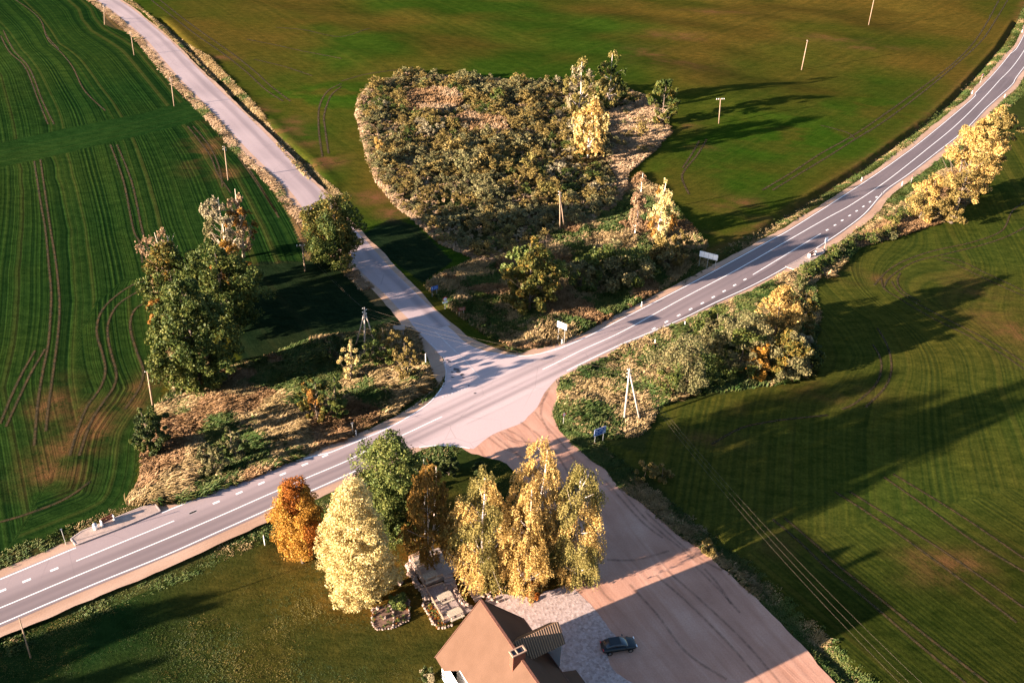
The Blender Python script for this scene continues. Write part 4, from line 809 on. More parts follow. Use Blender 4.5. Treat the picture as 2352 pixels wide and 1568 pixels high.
for p_ in hb: hed.append((p_[0]+rng.normal()*1.0, p_[1]+rng.normal()*1.0, rng.uniform(1.2, 2.6), rng.uniform(.8, 1.5), rng.integers(0, 3)))
shrub_mass('hedge', 'low dark hedge along the right verge behind the bus stop', 'hedge', hed, ['oak', 'willow', 'birch_green'])
# ---- tall dry grass
GM = {}
def grassmat(name, a, b_, c_): GM[name] = leafmat(name, a, b_, c_, .25)
grassmat('dry_grass_blades', (.11, .08, .032), (.26, .185, .085), (.44, .31, .17)); grassmat('green_grass_blades', (.018, .050, .010), (.055, .085, .020), (.15, .135, .045)); grassmat('rust_grass_blades', (.10, .055, .024), (.22, .13, .06), (.36, .22, .12))
grassmat('straw_blades', (.20, .13, .07), (.32, .22, .13), (.44, .31, .20))
def grass_mass(name, label, poly, n, h=(.5, 1.2), mats=('dry_grass_blades', 'green_grass_blades'), split=.5, lean=(.75, .25), nb=9, w=.07, seed=1, dens=None, sc=6, cat='grass', spread=.45, stuff=True, parent=None, P=None):
    n = int(n*1.35); nb = int(nb*1.5); w = w*.62; lean = (lean[0]*1.25, lean[1]*1.25)
    rng = np.random.default_rng(seed); P = in_poly_pts(poly, n, rng, dens) if P is None else P; n = len(P)
    f = fbm(P[:, 0], P[:, 1], sc, seed+3, 3); hh_ = (h[0]+(h[1]-h[0])*np.clip((f-.3)*2.2, 0, 1))*rng.uniform(.7, 1.25, n)
    wind = fbm(P[:, 0], P[:, 1], 3.5, seed+9, 2)-.5; th = math.atan2(lean[1], lean[0])+wind*3.2; la = math.hypot(*lean)*(.5+1.1*fbm(P[:, 0], P[:, 1], 5, seed+4, 2))
    Z0 = gz(P[:, 0], P[:, 1])-.03
    B = np.repeat(np.c_[P, Z0], nb, 0); hb_ = np.repeat(hh_, nb)*rng.uniform(.5, 1.1, n*nb); tb = np.repeat(th, nb)+rng.normal(size=n*nb)*.5; lb_ = np.repeat(la, nb)*rng.uniform(.4, 1.4, n*nb)
    B[:, :2] += rng.normal(size=(n*nb, 2))*spread*.45
    d = np.c_[np.cos(tb), np.sin(tb), np.zeros(n*nb)]; sdv = unit(np.c_[-np.sin(tb), np.cos(tb), np.zeros(n*nb)]+rng.normal(size=(n*nb, 3))*.5*np.array([1, 1, 0])); ww = w*rng.uniform(.6, 1.5, (n*nb, 1))
    m = B+d*(hb_*lb_*.35)[:, None]+np.c_[np.zeros((n*nb, 2)), hb_*.62]; t = B+d*(hb_*lb_*1.0)[:, None]+np.c_[np.zeros((n*nb, 2)), hb_*(.98-.35*np.clip(lb_, 0, 1.4))]
    V = np.stack([B-sdv*ww, B+sdv*ww, m+sdv*ww*1.2, t, m-sdv*ww*1.2], 1).reshape(-1, 3)
    mix_ = fbm(P[:, 0], P[:, 1], 7, seed+21, 3)+rng.normal(size=n)*.05; mi = np.repeat(np.where(mix_ > split, 0, 1), nb)
    if len(mats) > 2: q = fbm(P[:, 0], P[:, 1], 9, seed+31, 2); mi = np.where(np.repeat(q > .62, nb), 2, mi)
    o = mesh_np(name, V, np.arange(len(V)).reshape(-1, 5), [GM[k] for k in mats], parent, mi=mi)
    if stuff: tag(o, label, cat, kind='stuff')
    return o
def strip_pts(P, a, b_, n, seed):
    r_ = np.random.default_rng(seed); i = r_.integers(0, len(P), n); N = normals2(P); return P[i]+N[i]*r_.uniform(a, b_, (n, 1))+r_.normal(size=(n, 2))*.3
grass_mass('meadow_grass', 'wind-flattened tall dry grass of the west meadow', scrubW, 15000, (.35, 1.25), seed=1, dens=lambda x, y: .35+.65*(y < g(0, 800)[1]+(x+60)*.35), mats=('dry_grass_blades', 'green_grass_blades', 'rust_grass_blades'), split=.47, w=.075)
grass_mass('meadow_grass', 'tall orange-brown grass of the north meadow between the two roads', scrubN, 15000, (.3, 1.2), seed=2, mats=('dry_grass_blades', 'green_grass_blades', 'rust_grass_blades'), split=.50, w=.09, lean=(.3, .1))
grass_mass('meadow_grass', 'clumpy tan grass of the east meadow around the two-legged pole', scrubE, 11000, (.3, 1.2), seed=3, split=.56, w=.08, mats=('dry_grass_blades', 'green_grass_blades'))
grass_mass('meadow_grass', 'dry grass under the yellow willows by the main road', scrubNE, 5000, (.3, 1.1), seed=4, split=.42, w=.10, mats=('dry_grass_blades', 'green_grass_blades', 'rust_grass_blades'))
grass_mass('thicket_grass', 'pale grass fringe around the willow thicket', thicket, 7000, (.3, 1.0), seed=5, split=.35, w=.12, mats=('straw_blades', 'dry_grass_blades'), dens=lambda x, y: np.exp(-(dist_poly(x, y, np.vstack([thicket, thicket[:1]]))/1.6)**2)+.05)
grass_mass('reed_bed', 'rust-coloured reeds in the clearing of the thicket', reed1, 1500, (1.0, 1.7), seed=6, split=.5, w=.12, mats=('rust_grass_blades', 'straw_blades'), lean=(.1, .1), cat='reeds')
grass_mass('reed_bed', 'narrow strip of reddish reeds in the middle of the thicket', reed2, 700, (1.0, 1.6), seed=7, split=.4, w=.12, mats=('rust_grass_blades', 'straw_blades'), lean=(.1, .1), cat='reeds')
qv = strip_pts(NWl[20:], 1.6, 3.5, 8000, 17); grass_mass('verge_grass', 'dry straw-coloured grass along the left verge of the side road', None, 0, (.15, .6), seed=8, split=.30, w=.09, mats=('straw_blades', 'green_grass_blades'), P=qv)
grass_mass('verge_grass', 'pale grass bank right of the side road beyond the ditch', bank, 7000, (.15, .55), seed=9, split=.35, w=.10, mats=('dry_grass_blades', 'green_grass_blades'), lean=(.4, .1))
clear = clear0
grass_mass('clearing_grass', 'pale pink grass clearing behind the yellow birch', clear, 4200, (.3, .9), seed=10, split=.1, w=.13, mats=('straw_blades', 'dry_grass_blades'))
def strip_poly(P, a, b_): return np.array(list(offset(P, a))+list(offset(P, b_))[::-1])
def okpts(Q):
    d = np.minimum(dist_poly(Q[:, 0], Q[:, 1], NWl), dist_poly(Q[:, 0], Q[:, 1], NWr)); q = ~inside(Q[:, 0], Q[:, 1], dirtP) & (d > 1.6) & ~inside(Q[:, 0], Q[:, 1], ap) & ~inside(Q[:, 0], Q[:, 1], crn) & ~inside(Q[:, 0], Q[:, 1], crn2); return Q[q]
q1 = okpts(strip_pts(Ll, 1.9, 4.6, 9000, 1)); q2 = okpts(strip_pts(Rl, -5.4, -2.3, 9000, 2))
grass_mass('verge_grass', 'short green grass along the north verge of the main road', None, 0, (.10, .34), seed=11, split=.62, w=.06, nb=7, P=q1)
grass_mass('verge_grass', 'short dark grass along the south verge of the main road', None, 0, (.10, .42), seed=12, split=.66, w=.06, nb=7, P=q2)
q3 = okpts(strip_pts(dE, -3.2, -.2, 7000, 3)) if False else strip_pts(dE, .15, 3.6, 7000, 3); q3 = q3[~inside(q3[:, 0], q3[:, 1], dirtP)]
grass_mass('verge_grass', 'rough green weeds along the field edge of the dirt road', None, 0, (.15, .6), seed=13, split=.60, w=.06, nb=8, P=q3)
lw = in_poly_pts(lawn, 30000, np.random.default_rng(4)); lw = lw[(lw[:, 0] > -75) & (lw[:, 1] > 58) & ~inside(lw[:, 0], lw[:, 1], fore)]
grassmat('lawn_blades', (.012, .034, .008), (.035, .055, .012), (.10, .085, .020)); grassmat('golden_lawn_blades', (.05, .055, .012), (.10, .085, .018), (.17, .12, .03))
grass_mass('lawn_grass', 'uneven mown grass of the lawn left of the house', None, 0, (.04, .13), seed=14, split=.60, w=.05, nb=4, P=lw, mats=('golden_lawn_blades', 'lawn_blades'))
# ================================================================ POLES, WIRES
WOOD = simple('weathered_pole_wood', (.24, .165, .11), .85, var=.25, scale=3); CONC = simple('concrete_pole', (.33, .275, .235), .85, var=.15, scale=3)
INS = simple('white_porcelain', (.78, .74, .70), .35, var=.05); WIRE = simple('wire', (.075, .055, .035), .5, .3)
def hray(x, y, base, top=None):            # height above the base where the pole axis meets image row y
    return height_at(base, y)
def pole(label, base, top, r=.14, legs=(), arms=0, group='utility poles', tilt=True, mat=None, name='utility_pole', pegs=4, armw=1.6, armz=.96, stub=False):
    p = gp(*base); Ht = height_at(base, top[1]); x2 = np.array(top); q = g(top[0], top[1], Ht+p[2])-np.array(p[:2]) if tilt else np.zeros(2)
    q = q*min(1, 1.2/max(.01, np.hypot(*q))) if np.hypot(*q) > 1.2 else q
    t = empty(name, p, label, 'pole', group); mat = mat or WOOD
    MB().tube([(0, 0, -.3), (q[0]*.5, q[1]*.5, Ht*.5), (q[0], q[1], Ht)], [r*1.15, r, r*.72], 10).build('pole_shaft', mat, t, sm=True)
    if stub: MB().tube([(r*1.6, 0, -.3), (r*1.6+q[0]*.2, q[1]*.2, 2.0)], [r*.8, r*.8], 8).build('concrete_footing', CONC, t, sm=True)
    for lg in legs:
        f = gp(*lg); MB().tube([(f[0]-p[0], f[1]-p[1], f[2]-p[2]-.3), (q[0]*.93+.05, q[1]*.93+.05, Ht*.93)], [r*1.0, r*.7], 8).build('strut', mat, t, sm=True)
    for k in range(pegs):
        z = Ht*(.985-.035*k); s = 1 if k % 2 else -1; m = MB(); c = (q[0]*z/Ht, q[1]*z/Ht)
        m.bar((c[0], c[1], z-.05), (c[0]+.30*s, c[1]+.12*s, z), .04); m.tube([(c[0]+.30*s, c[1]+.12*s, z), (c[0]+.30*s, c[1]+.12*s, z+.13)], [.07, .045], 8); m.build('insulator', INS, t)
    for k in range(arms):
        z = Ht*(armz-.1*k); m = MB().bar((q[0]-armw/2, q[1]-.25, z), (q[0]+armw/2, q[1]+.25, z), .12); m.build('crossarm', WOOD, t)
        for u in (-.46, -.2, .2, .46): MB().tube([(q[0]+armw*u, q[1]+.5*u, z+.05), (q[0]+armw*u, q[1]+.5*u, z+.28)], [.10, .06], 8).build('insulator', INS, t)
    return t, np.array([p[0]+q[0], p[1]+q[1], p[2]+Ht])
_, w0 = pole('pole with a side strut at the top left on the tan verge', (240, 57), (240, 12), .13, [(252, 44)])
_, w1 = pole('thin wooden pole in the west field, second from the top left corner', (308, 127), (300, 74), .13)
_, w2 = pole('thin wooden pole in the west field just above the green headland strip', (400, 244), (392, 179), .13)
_, w3 = pole('thin wooden pole in the west field standing on a bare brown patch', (524, 414), (515, 336), .13)
_, w4 = pole('wooden pole with a crossarm in the shadow left of the side-road oak', (701, 622), (694, 562), .15, arms=1, pegs=2, armw=2.2)
_, w5 = pole('three-legged concrete pole left of the crossing carrying the wires over the roads', (838, 826), (837, 706), .14, [(816, 795), (866, 804)], pegs=6, mat=CONC, group='utility poles')
_, w6 = pole('two-legged wooden pole in the tan grass of the east meadow', (1434, 962), (1446, 846), .17, [(1471, 966)], pegs=5, mat=CONC)
_, w7 = pole('thin pole with a strut in the north meadow below the thicket', (1286.5, 533), (1286, 439), .13, [(1297, 528)])
_, w8 = pole('slim orange-lit pole in the north field, lower of the two at upper right', (1841, 161), (1855, 92), .15, pegs=2)
_, w9 = pole('slim pole at the top right edge of the north field, cut by the frame', (1995, 58), (2012, -22), .15, pegs=2)
_, w10 = pole('short pole with a white crossarm in the tree shadows of the north field', (1651, 284), (1655, 226), .13, arms=1, pegs=0, armw=2.4)
_, w11 = pole('leaning pole beside the dark shrub at the left tip of the west meadow', (351, 932), (338, 852), .14, pegs=1, group='utility poles')
_, w12 = pole('thin leaning pole on the dark verge at the bottom left', (70, 1510), (44, 1418), .08, pegs=0, group='thin posts', name='thin_pole')
def wire(label, a, b_, sag=.6, r=.011, name='power_line', group='overhead wires', off=(0, 0, 0), kids=None):
    a = np.array(a)+off; b_ = np.array(b_)+off; n = 14; pts = [a*(1-t)+b_*t-np.array([0, 0, sag*4*t*(1-t)]) for t in np.linspace(0, 1, n)]
    o = MB().tube([tuple(p_-a) for p_ in pts], r, 5).build(name, WIRE); o.location = a; return tag(o, label, 'wire', group)
for k, (da, db) in enumerate([((.3, .1, -.3), (0, .1, .0)), ((.3, .1, -1.3), (-.3, .1, -.5)), ((.4, -.2, -1.7), (.1, -.2, -1.3))]):
    wire('%s of the three wires over the roads between the three-legged and two-legged poles' % ['topmost', 'middle', 'lowest'][k], w5+np.array(da), w6+np.array(db), 1.0)
end = np.array([*g(2125, 1600, 8), 8.0])
for k, dx in enumerate((-.9, -.1, .9)):
    wire('long overhead wire running down over the east field, %s of the three' % ['left', 'middle', 'right'][k], w6+np.array([dx*.3, 0, -.2-.3*(k == 0)]), end+np.array([dx*1.2, dx*.4, 0]), 1.8, .010)
for k, dx in enumerate((-.5, .5)):
    wire('faint wire from the three-legged pole to the crossarm pole, %s one' % ['left', 'right'][k], w5+np.array([-.2, .1, -.2]), w4+np.array([dx, 0, -.1]), .8, .008)
# ---- delineators and small posts
WHITE = simple('white_plastic', (.78, .76, .74), .5, var=.05); BLACK = simple('black_band', (.03, .03, .035), .5); STEEL = simple('galvanised_steel', (.42, .42, .40), .45, .5, .12)
def delineator(base, label):
    p = gp(*base); t = empty('delineator_post', p, label, 'road marker', 'white delineator posts along the main road')
    MB().box((0, 0, .36), (.17, .12, .72), taper=.9).build('post', WHITE, t); MB().box((0, 0, .80), (.175, .125, .15)).build('black_band', BLACK, t)
    MB().box((0, 0, .96), (.16, .11, .18), taper=.7).build('cap', WHITE, t)
for bx, lb in [((1473, 703.5), 'white marker post on the north verge between the crossing and the billboard'), ((1290, 790), 'white marker post below the white sign on the north verge'), ((818, 1000), 'white marker post at the west meadow edge beside the thin sign post'),
               ((1503.5, 790.5), 'white marker post on the south verge nearest the crossing'), ((1572, 749), 'white marker post on the south verge, second from the crossing'), ((1978, 416), 'white marker post on the north verge halfway up the right side'),
               ((2071, 426), 'white marker post on the south shoulder left of the yellow willows'), ((2232, 216), 'white marker post on the north verge below the triangle sign'), ((2306.7, 224), 'white marker post on the south shoulder above the yellow willows'), ((2347, 75), 'white marker post at the right edge of the picture')]:
    delineator(bx, lb)
def post(base, top, label, name='post', r=.05, mat=None, cat='post', group=None):
    p = gp(*base); h = height_at(base, top); t = MB().tube([(0, 0, -.1), (0, 0, h*.97), (0, 0, h)], [r, r, r*.6], 8).build(name, mat or WHITE, sm=False); t.location = p; return tag(t, label, cat, group)
post((608.5, 1251), 1229, 'short white post on the lawn side left of the orange maple', 'marker_post', .06)
post((509, 1093), 1077, 'short brown wooden stake at the south edge of the west meadow', 'wooden_stake', .07, WOOD)
post((978, 839), 812, 'white post in the gravel at the west corner of the crossing', 'marker_post', .07)
# ---- signs
BLUE = simple('sign_blue', (.012, .065, .27), .45, var=.04); RED = simple('sign_red', (.45, .025, .03), .45, var=.04); BROWN = simple('sign_brown', (.16, .045, .022), .5, var=.05); SWHITE = simple('sign_white', (.80, .79, .80), .45, var=.03); GREYB = simple('sign_back_grey', (.36, .35, .37), .5, .2, .06)
def textmesh(txt, size, mat, parent, loc, rot, depth=.004):
    cu = bpy.data.curves.new('lettering', 'FONT'); cu.body = txt; cu.size = size; cu.extrude = depth; cu.align_x = 'CENTER'; cu.align_y = 'CENTER'; cu.offset = size*.012
    tmp = bpy.data.objects.new('tmp', cu); C.objects.link(tmp); dg = bpy.context.evaluated_depsgraph_get(); me = bpy.data.meshes.new_from_object(tmp.evaluated_get(dg)); bpy.data.objects.remove(tmp)
    me.materials.clear(); me.materials.append(mat); o = bpy.data.objects.new('lettering', me); C.objects.link(o); o.parent = parent; o.location = loc; o.rotation_euler = rot; return o
def two_post_sign(name, label, fl, fr, ytop, hpx, width=None, face='front', posts=2, over=.5, mat=None, kind=None, group=None):
    """fl, fr: photo points where the outer posts stand; ytop: row of the plate's upper edge; hpx its height in photo pixels"""
    A, B = np.array(gp(*fl)), np.array(gp(*fr)); mid = (A+B)/2; z0 = gz(mid[0], mid[1]); v = B-A; L = np.hypot(v[0], v[1]); rz = math.atan2(v[1], v[0])
    Ht = height_at(((fl[0]+fr[0])/2, (fl[1]+fr[1])/2), ytop); sc_ = scale_at(*fl); Hp = hpx/sc_/.86; wd = width or L+2*over
    t = empty(name, (mid[0], mid[1], float(z0)), label, 'sign', group, rz)
    for k in range(posts):
        x = -L/2+L*k/(posts-1); MB().tube([(x, .06, -.2), (x, .06, Ht-.03)], .05, 8).build('post', STEEL, t)
    pm = mat or SWHITE; MB().box((0, 0, Ht-Hp/2), (wd, .05, Hp)).build('plate', pm, t); y = -.031
    if kind == 'blue2':
        for zc in (Ht-Hp*.02, Ht-Hp*.5, Ht-Hp*.98): MB().box((0, y-.001, zc), (wd*.98, .012, .045)).build('border', SWHITE, t)
        for x in (-wd*.49, wd*.49): MB().box((x, y-.0015, Ht-Hp/2), (.045, .010, Hp*.9)).build('border', SWHITE, t)
        def arrow(x, z, s): m = MB(); m.v = []; m.add([(x-s*.28, y-.006, z), (x-s*.02, y-.006, z+.17), (x-s*.02, y-.006, z+.07), (x+s*.26, y-.006, z+.07), (x+s*.26, y-.006, z-.07), (x-s*.02, y-.006, z-.07), (x-s*.02, y-.006, z-.17)], [tuple(range(7))]); m.build('arrow', SWHITE, t)
        arrow(-wd*.36, Ht-Hp*.26, 1); arrow(wd*.34, Ht-Hp*.74, -1)
        textmesh('LIEPA', .30, SWHITE, t, (wd*.08, y-.006, Ht-Hp*.26), (R(90), 0, 0)); textmesh('6', .30, SWHITE, t, (wd*.38, y-.006, Ht-Hp*.26), (R(90), 0, 0))
        textmesh('VEC', .30, SWHITE, t, (-wd*.30, y-.006, Ht-Hp*.74), (R(90), 0, 0)); textmesh('7', .30, SWHITE, t, (-wd*.02, y-.006, Ht-Hp*.74), (R(90), 0, 0))
    if kind == 'blue1':
        MB().box((-wd*.33, y-.002, Ht-Hp/2), (.10, .01, Hp*.55)).build('arrow', SWHITE, t); MB().box((-wd*.33, y-.003, Ht-Hp*.3), (.28, .01, .10)).build('arrow', SWHITE, t)
        for k in range(2): MB().box((wd*.14, y-.002, Ht-Hp*(.33+.33*k)), (wd*.5, .01, Hp*.13)).build('lettering_row', simple('pale_blue', (.25, .35, .6), .5), t)
    if kind == 'brown': 
        for k in range(2): MB().box((wd*.05, y-.002, Ht-Hp*(.35+.3*k)), (wd*.6, .01, Hp*.10)).build('lettering_row', simple('pale_brown', (.5, .3, .25), .5), t)
    if kind == 'panels':
        for k in range(1, 4): MB().box((-wd/2+wd*k/4, y-.002, Ht-Hp/2), (.06, .012, Hp)).build('seam', GREYB, t)
    return t
two_post_sign('direction_sign', 'blue two-row direction sign with white arrows beside the dirt road', (1366, 1019), (1385, 1012), 982, 17, over=.30, mat=BLUE, kind='blue2')
two_post_sign('direction_sign', 'small blue sign with pale lettering right of the side road', (993, 681), (1003.5, 678), 657, 8.5, over=.28, mat=BLUE, kind='blue1')
two_post_sign('direction_sign', 'small brown sign with pale lettering in the tall grass near the crossing', (1055, 727), (1065, 725), 706, 8, over=.35, mat=BROWN, kind='brown')
two_post_sign('road_sign', 'white rectangular sign on two posts at the north verge of the crossing', (1281, 784), (1295, 790), 741, 13, over=.35)
two_post_sign('road_sign', 'grey back of a sign on two posts near the three-legged pole', (909, 777), (926.5, 775), 747, 11, over=.35, mat=GREYB)
two_post_sign('billboard', 'long pale panelled board on three posts on the north verge by the birches', (1605, 611), (1641, 620), 581, 12, over=.25, posts=3, kind='panels')
def single_sign(name, label, base, ytop, shape, size, rz=.5):
    p = gp(*base); h = height_at(base, ytop); t = empty(name, p, label, 'sign', 'small road signs' if False else None, rz)
    MB().tube([(0, .05, -.15), (0, .05, h-.05)], .04, 8).build('post', STEEL, t); m = MB(); s = size/2
    def disc(r, y, z, n=20): return [(math.cos(2*math.pi*i/n)*r, y, z+math.sin(2*math.pi*i/n)*r) for i in range(n)]
    def solid(pts, y0, y1):
        n = len(pts); return MB().add([(a[0], y0, a[1]) for a in pts]+[(a[0], y1, a[1]) for a in pts], [tuple(range(n)), tuple(range(2*n-1, n-1, -1))]+[(i, i+n, (i+1) % n+n, (i+1) % n) for i in range(n)])
    circ = lambda r, z: [(math.cos(2*math.pi*i/20)*r, z+math.sin(2*math.pi*i/20)*r) for i in range(20)]
    tri = lambda r, z, d: [(-r, z-d*r*.5), (r, z-d*r*.5), (0, z+d*r*1.15)]
    if shape == 'round':
        solid(circ(s, h-s), -.02, .02).build('disc', RED, t); solid(circ(s*.72, h-s), -.026, -.0205).build('disc_face', SWHITE, t)
        solid(circ(s*.16, h-s), -.03, -.0265).build('symbol', BLACK, t); MB().box((0, 0, h-size-.22), (size*1.05, .03, .34)).build('lower_plate', SWHITE, t)
    if shape == 'yield': solid(tri(s, h-s, -1), -.02, .02).build('triangle', RED, t); solid(tri(s*.62, h-s*.95, -1), -.026, -.0205).build('triangle_face', SWHITE, t)
    if shape == 'warn': solid(tri(s, h-s, 1), -.02, .02).build('triangle', RED, t); solid(tri(s*.74, h-s*1.02, 1), -.026, -.0205).build('triangle_face', SWHITE, t)
    if shape == 'square': MB().box((0, 0, h-s*1.4), (size, .04, size*1.4)).build('plate', simple('pale_blue_sign', (.62, .70, .86), .45, var=.04), t); MB().box((0, -.023, h-s*1.1), (size*.8, .006, size*.6)).build('plate_face', SWHITE, t)
    if shape == 'back': MB().box((0, 0, h-.12), (size, .04, .22)).build('plate', GREYB, t)
    return t
single_sign('road_sign', 'round white sign with red rim and a white plate below, right of the side road', (1022.5, 710), 682, 'round', .95)
single_sign('give_way_sign', 'small red and white give-way triangle at the dirt road corner', (1294, 975), 947, 'yield', .95)
single_sign('warning_sign', 'white triangle sign on the north verge high up on the right', (2251.5, 191), 169, 'warn', 1.2)
single_sign('bus_stop_sign', 'pale blue rectangular bus stop sign behind the right bus bay', (1893, 573), 545.5, 'square', .75)
single_sign('road_sign', 'small pinkish sign on a post left of the yellow willows', (2092, 421), 401, 'yield', .7)
single_sign('road_sign', 'thin post with a small grey plate in the west meadow at the road', (811, 997), 970, 'back', .4)
single_sign('bus_stop_post', 'thin leaning post left of the left bus platform', (152, 1251), 1214, 'back', .25)
# ================================================================ BUS STOPS
PAVE = simple('platform_paving', (.30, .22, .185), .9, var=.2, scale=1.5, bumpd=.01); KERB = simple('kerb_stone', (.36, .28, .25), .85, var=.15)
def platform(label, pts, h=.2):
    P = WP(pts); t = empty('bus_platform', (P[0][0], P[0][1], 0), label, 'bus stop'); n = len(P); L = P-P[0]
    MB().add([(p_[0], p_[1], -.1) for p_ in L]+[(p_[0], p_[1], h) for p_ in L], [tuple(range(n, 2*n))]+[(i, (i+1) % n, (i+1) % n+n, i+n) for i in range(n)]).build('paving', PAVE, t)
    m = MB()
    for i in range(n):
        a, b_ = L[i], L[(i+1) % n]; m.bar((*a, h-.04), (*b_, h-.04), .16, .16)
    m.build('kerb', KERB, t); return t
platform('raised bus platform with kerb at the left bus bay', Z('a', [(748, 628), (800, 690), (1250, 518), (1690, 335), (1635, 260), (1500, 292), (1180, 420), (860, 548)]))
platform('raised pale bus platform at the right bus bay', Z('e', [(1650, 545), (1760, 580), (1900, 500), (2060, 395), (2030, 360), (1965, 355), (1800, 465)]), .12)
def bench(label, base, base2, matname):
    A, B = np.array(g(*base)), np.array(g(*base2)); m = (A+B)/2; v = B-A; L = np.hypot(*v); t = empty('bench', (m[0], m[1], .2), label, 'bench', 'bus stop benches', math.atan2(v[1], v[0]))
    bm_ = simple(matname, (.20, .06, .035), .7)
    MB().box((0, 0, .45), (L, .42, .05)).build('seat', bm_, t); MB().box((0, .25, .72), (L, .05, .35)).build('backrest', bm_, t)
    for s in (-1, 1): MB().box((s*(L/2), .05, .38), (.14, .55, .80)).build('side_block', WHITE, t, bevel=.01)
bench('bench with white end blocks on the left bus platform', Z('a', [(1080, 487)])[0], Z('a', [(1205, 425)])[0], 'bench_wood')
bench('red-brown bench with white end blocks on the right bus platform', Z('e', [(1895, 450)])[0], Z('e', [(1955, 418)])[0], 'bench_red')
c0 = gp(*Z('a', [(1012, 525)])[0]); t = empty('litter_bin', (c0[0], c0[1], .2), 'white litter bin on the left bus platform', 'bin'); MB().tube([(0, 0, 0), (0, 0, .85)], [.26, .30], 12).build('bin_body', WHITE, t, sm=True); MB().tube([(0, 0, .85), (0, 0, 1.0)], [.32, .2], 12).build('lid', GREYB, t, sm=True)
# ================================================================ HOUSE
Hr = 10.0; A3 = np.array([*g(1104, 1377, Hr), Hr]); B3 = np.array([*g(1236, 1568, Hr), Hr]); rd = (B3-A3)/np.linalg.norm(B3-A3); nn = np.array([-rd[1], rd[0], 0.0])   # nn points east (right) side
O3 = np.array([0, 0, HC])
def onplane(x, y, P, N): d = ray(x, y); tt = ((P-O3)@N)/(d@N); return O3+d*tt
E3 = onplane(1000, 1509, A3, rd); wE = (E3-A3)@nn; zE = E3[2]; hw = abs(wE)
house = empty('house', (A3[0], A3[1], 0), 'white house with a steep brown metal roof and a brick chimney at the bottom edge', 'house', rz=math.atan2(rd[1], rd[0]))
# house space: x along the ridge away from the near gable, y to the left of that direction (y>0 = nn side)
def HS(P): v = P-np.array([A3[0], A3[1], 0]); return np.array([v@rd, v@nn, v[2]])
hx = lambda x, w, z: (x, w, z)
sgn = 1 if wE > 0 else -1; LWd = sgn; Lh = 17.0; pitch = (Hr-zE)/hw
b = NB('brown_roof_metal'); ob = b.obj(); q = b.node('ShaderNodeSeparateXYZ'); b.l.new(ob, q.inputs[0]); rib = b.math('SINE', b.math('MULTIPLY', q.outputs[0], 2*math.pi/.24))
ROOF = b.pbr(b.ramp(b.noise(.6, 3, ob), [(.3, (.075, .042, .027)), (.7, (.088, .050, .033))]), .8, b.bump(rib, .22, .03), 0, .08)
b = NB('ribbed_porch_roof'); ob = b.obj(); q = b.node('ShaderNodeSeparateXYZ'); b.l.new(ob, q.inputs[0]); rib = b.math('SINE', b.math('MULTIPLY', q.outputs[1], 2*math.pi/.30))
ROOF2 = b.pbr(b.mix(b.rng(rib, -.6, .6), (.055, .028, .015), (.20, .11, .055)), .6, b.bump(rib, .8, .06), 0, .4)
PLASTER = simple('white_plaster', (.72, .70, .66), .9, var=.04, scale=2, bumpd=.004); TRIM = simple('brown_trim', (.13, .055, .035), .6); GLASS = simple('window_glass', (.02, .03, .04), .08, spec=.6)
def slab(m, P, th):                       # thick roof sheet
    P = [np.array(p_, float) for p_ in P]; N = np.cross(P[1]-P[0], P[2]-P[0]); N /= np.linalg.norm(N); N = -N if N[2] < 0 else N; n = len(P)
    m.add([tuple(p_) for p_ in P]+[tuple(p_-N*th) for p_ in P], [tuple(range(n)), tuple(range(2*n-1, n-1, -1))]+[(i, i+n, (i+1) % n+n, (i+1) % n) for i in range(n)]); return m
P1 = HS(onplane(1019, 1541, E3, nn)); xs = P1[0]
Nl = np.array([0, sgn*pitch, 1.0]); Nl = Nl/np.linalg.norm(Nl); P2 = HS(onplane(1056, 1539, A3, nn*Nl[1]+np.array([0, 0, 1.])*Nl[2]))
slab(MB(), [(0, 0, Hr), (0, wE, zE), (xs, wE, zE), tuple(P2), (Lh, P2[1], P2[2]), (Lh, 0, Hr)], .16).build('roof', ROOF, house)
slab(MB(), [(0, 0, Hr), (Lh, 0, Hr), (Lh, -wE, zE), (0, -wE, zE)], .16).build('roof', ROOF, house)
MB().bar((-.05, 0, Hr+.03), (Lh, 0, Hr+.03), .30, .08).build('ridge_cap', TRIM, house)
MB().bar((-.02, 0, Hr-.05), (-.02, wE, zE-.05), .05, .26).build('bargeboard', TRIM, house); MB().bar((-.02, 0, Hr-.05), (-.02, -wE, zE-.05), .05, .26).build('bargeboard', TRIM, house)
iw = hw-.55; zi = Hr-pitch*iw-.25
MB().add([(.5, iw, 0), (.5, -iw, 0), (.5, -iw, zi), (.5, 0, Hr-.3), (.5, iw, zi), (Lh-.3, iw, 0), (Lh-.3, -iw, 0), (Lh-.3, -iw, zi), (Lh-.3, 0, Hr-.3), (Lh-.3, iw, zi)],
         [(0, 1, 2, 3, 4), (9, 8, 7, 6, 5), (0, 4, 9, 5), (1, 6, 7, 2)]).build('wall', PLASTER, house)
# recessed white wall under the cut-back eave on the lit side
dw = P2[1]-sgn*.35; MB().box(((xs+.1+Lh)/2, dw-sgn*.3, (P2[2]+.1)/2), (Lh-xs-.3, .6, P2[2]+.1)).build('side_wall', PLASTER, house)
wn = HS(onplane(1043, 1563, A3+nn*dw, nn)); WB = simple('window_bar', (.5, .4, .36), .6)
for k in range(4):
    xw = wn[0]+.1+k*3.2; zw = min(wn[2]-.35, P2[2]-1.3); f = MB().box((xw, dw+sgn*.015, zw), (.85, .06, 1.0)).build('window', TRIM, house)
    MB().box((xw, dw+sgn*.035, zw), (.70, .04, .85)).build('pane', simple('brown_pane', (.06, .02, .02), .4), f)
    for j in (-1, 0, 1): MB().box((xw, dw+sgn*.06, zw+j*.24), (.70, .03, .07)).build('bar', WB, f)
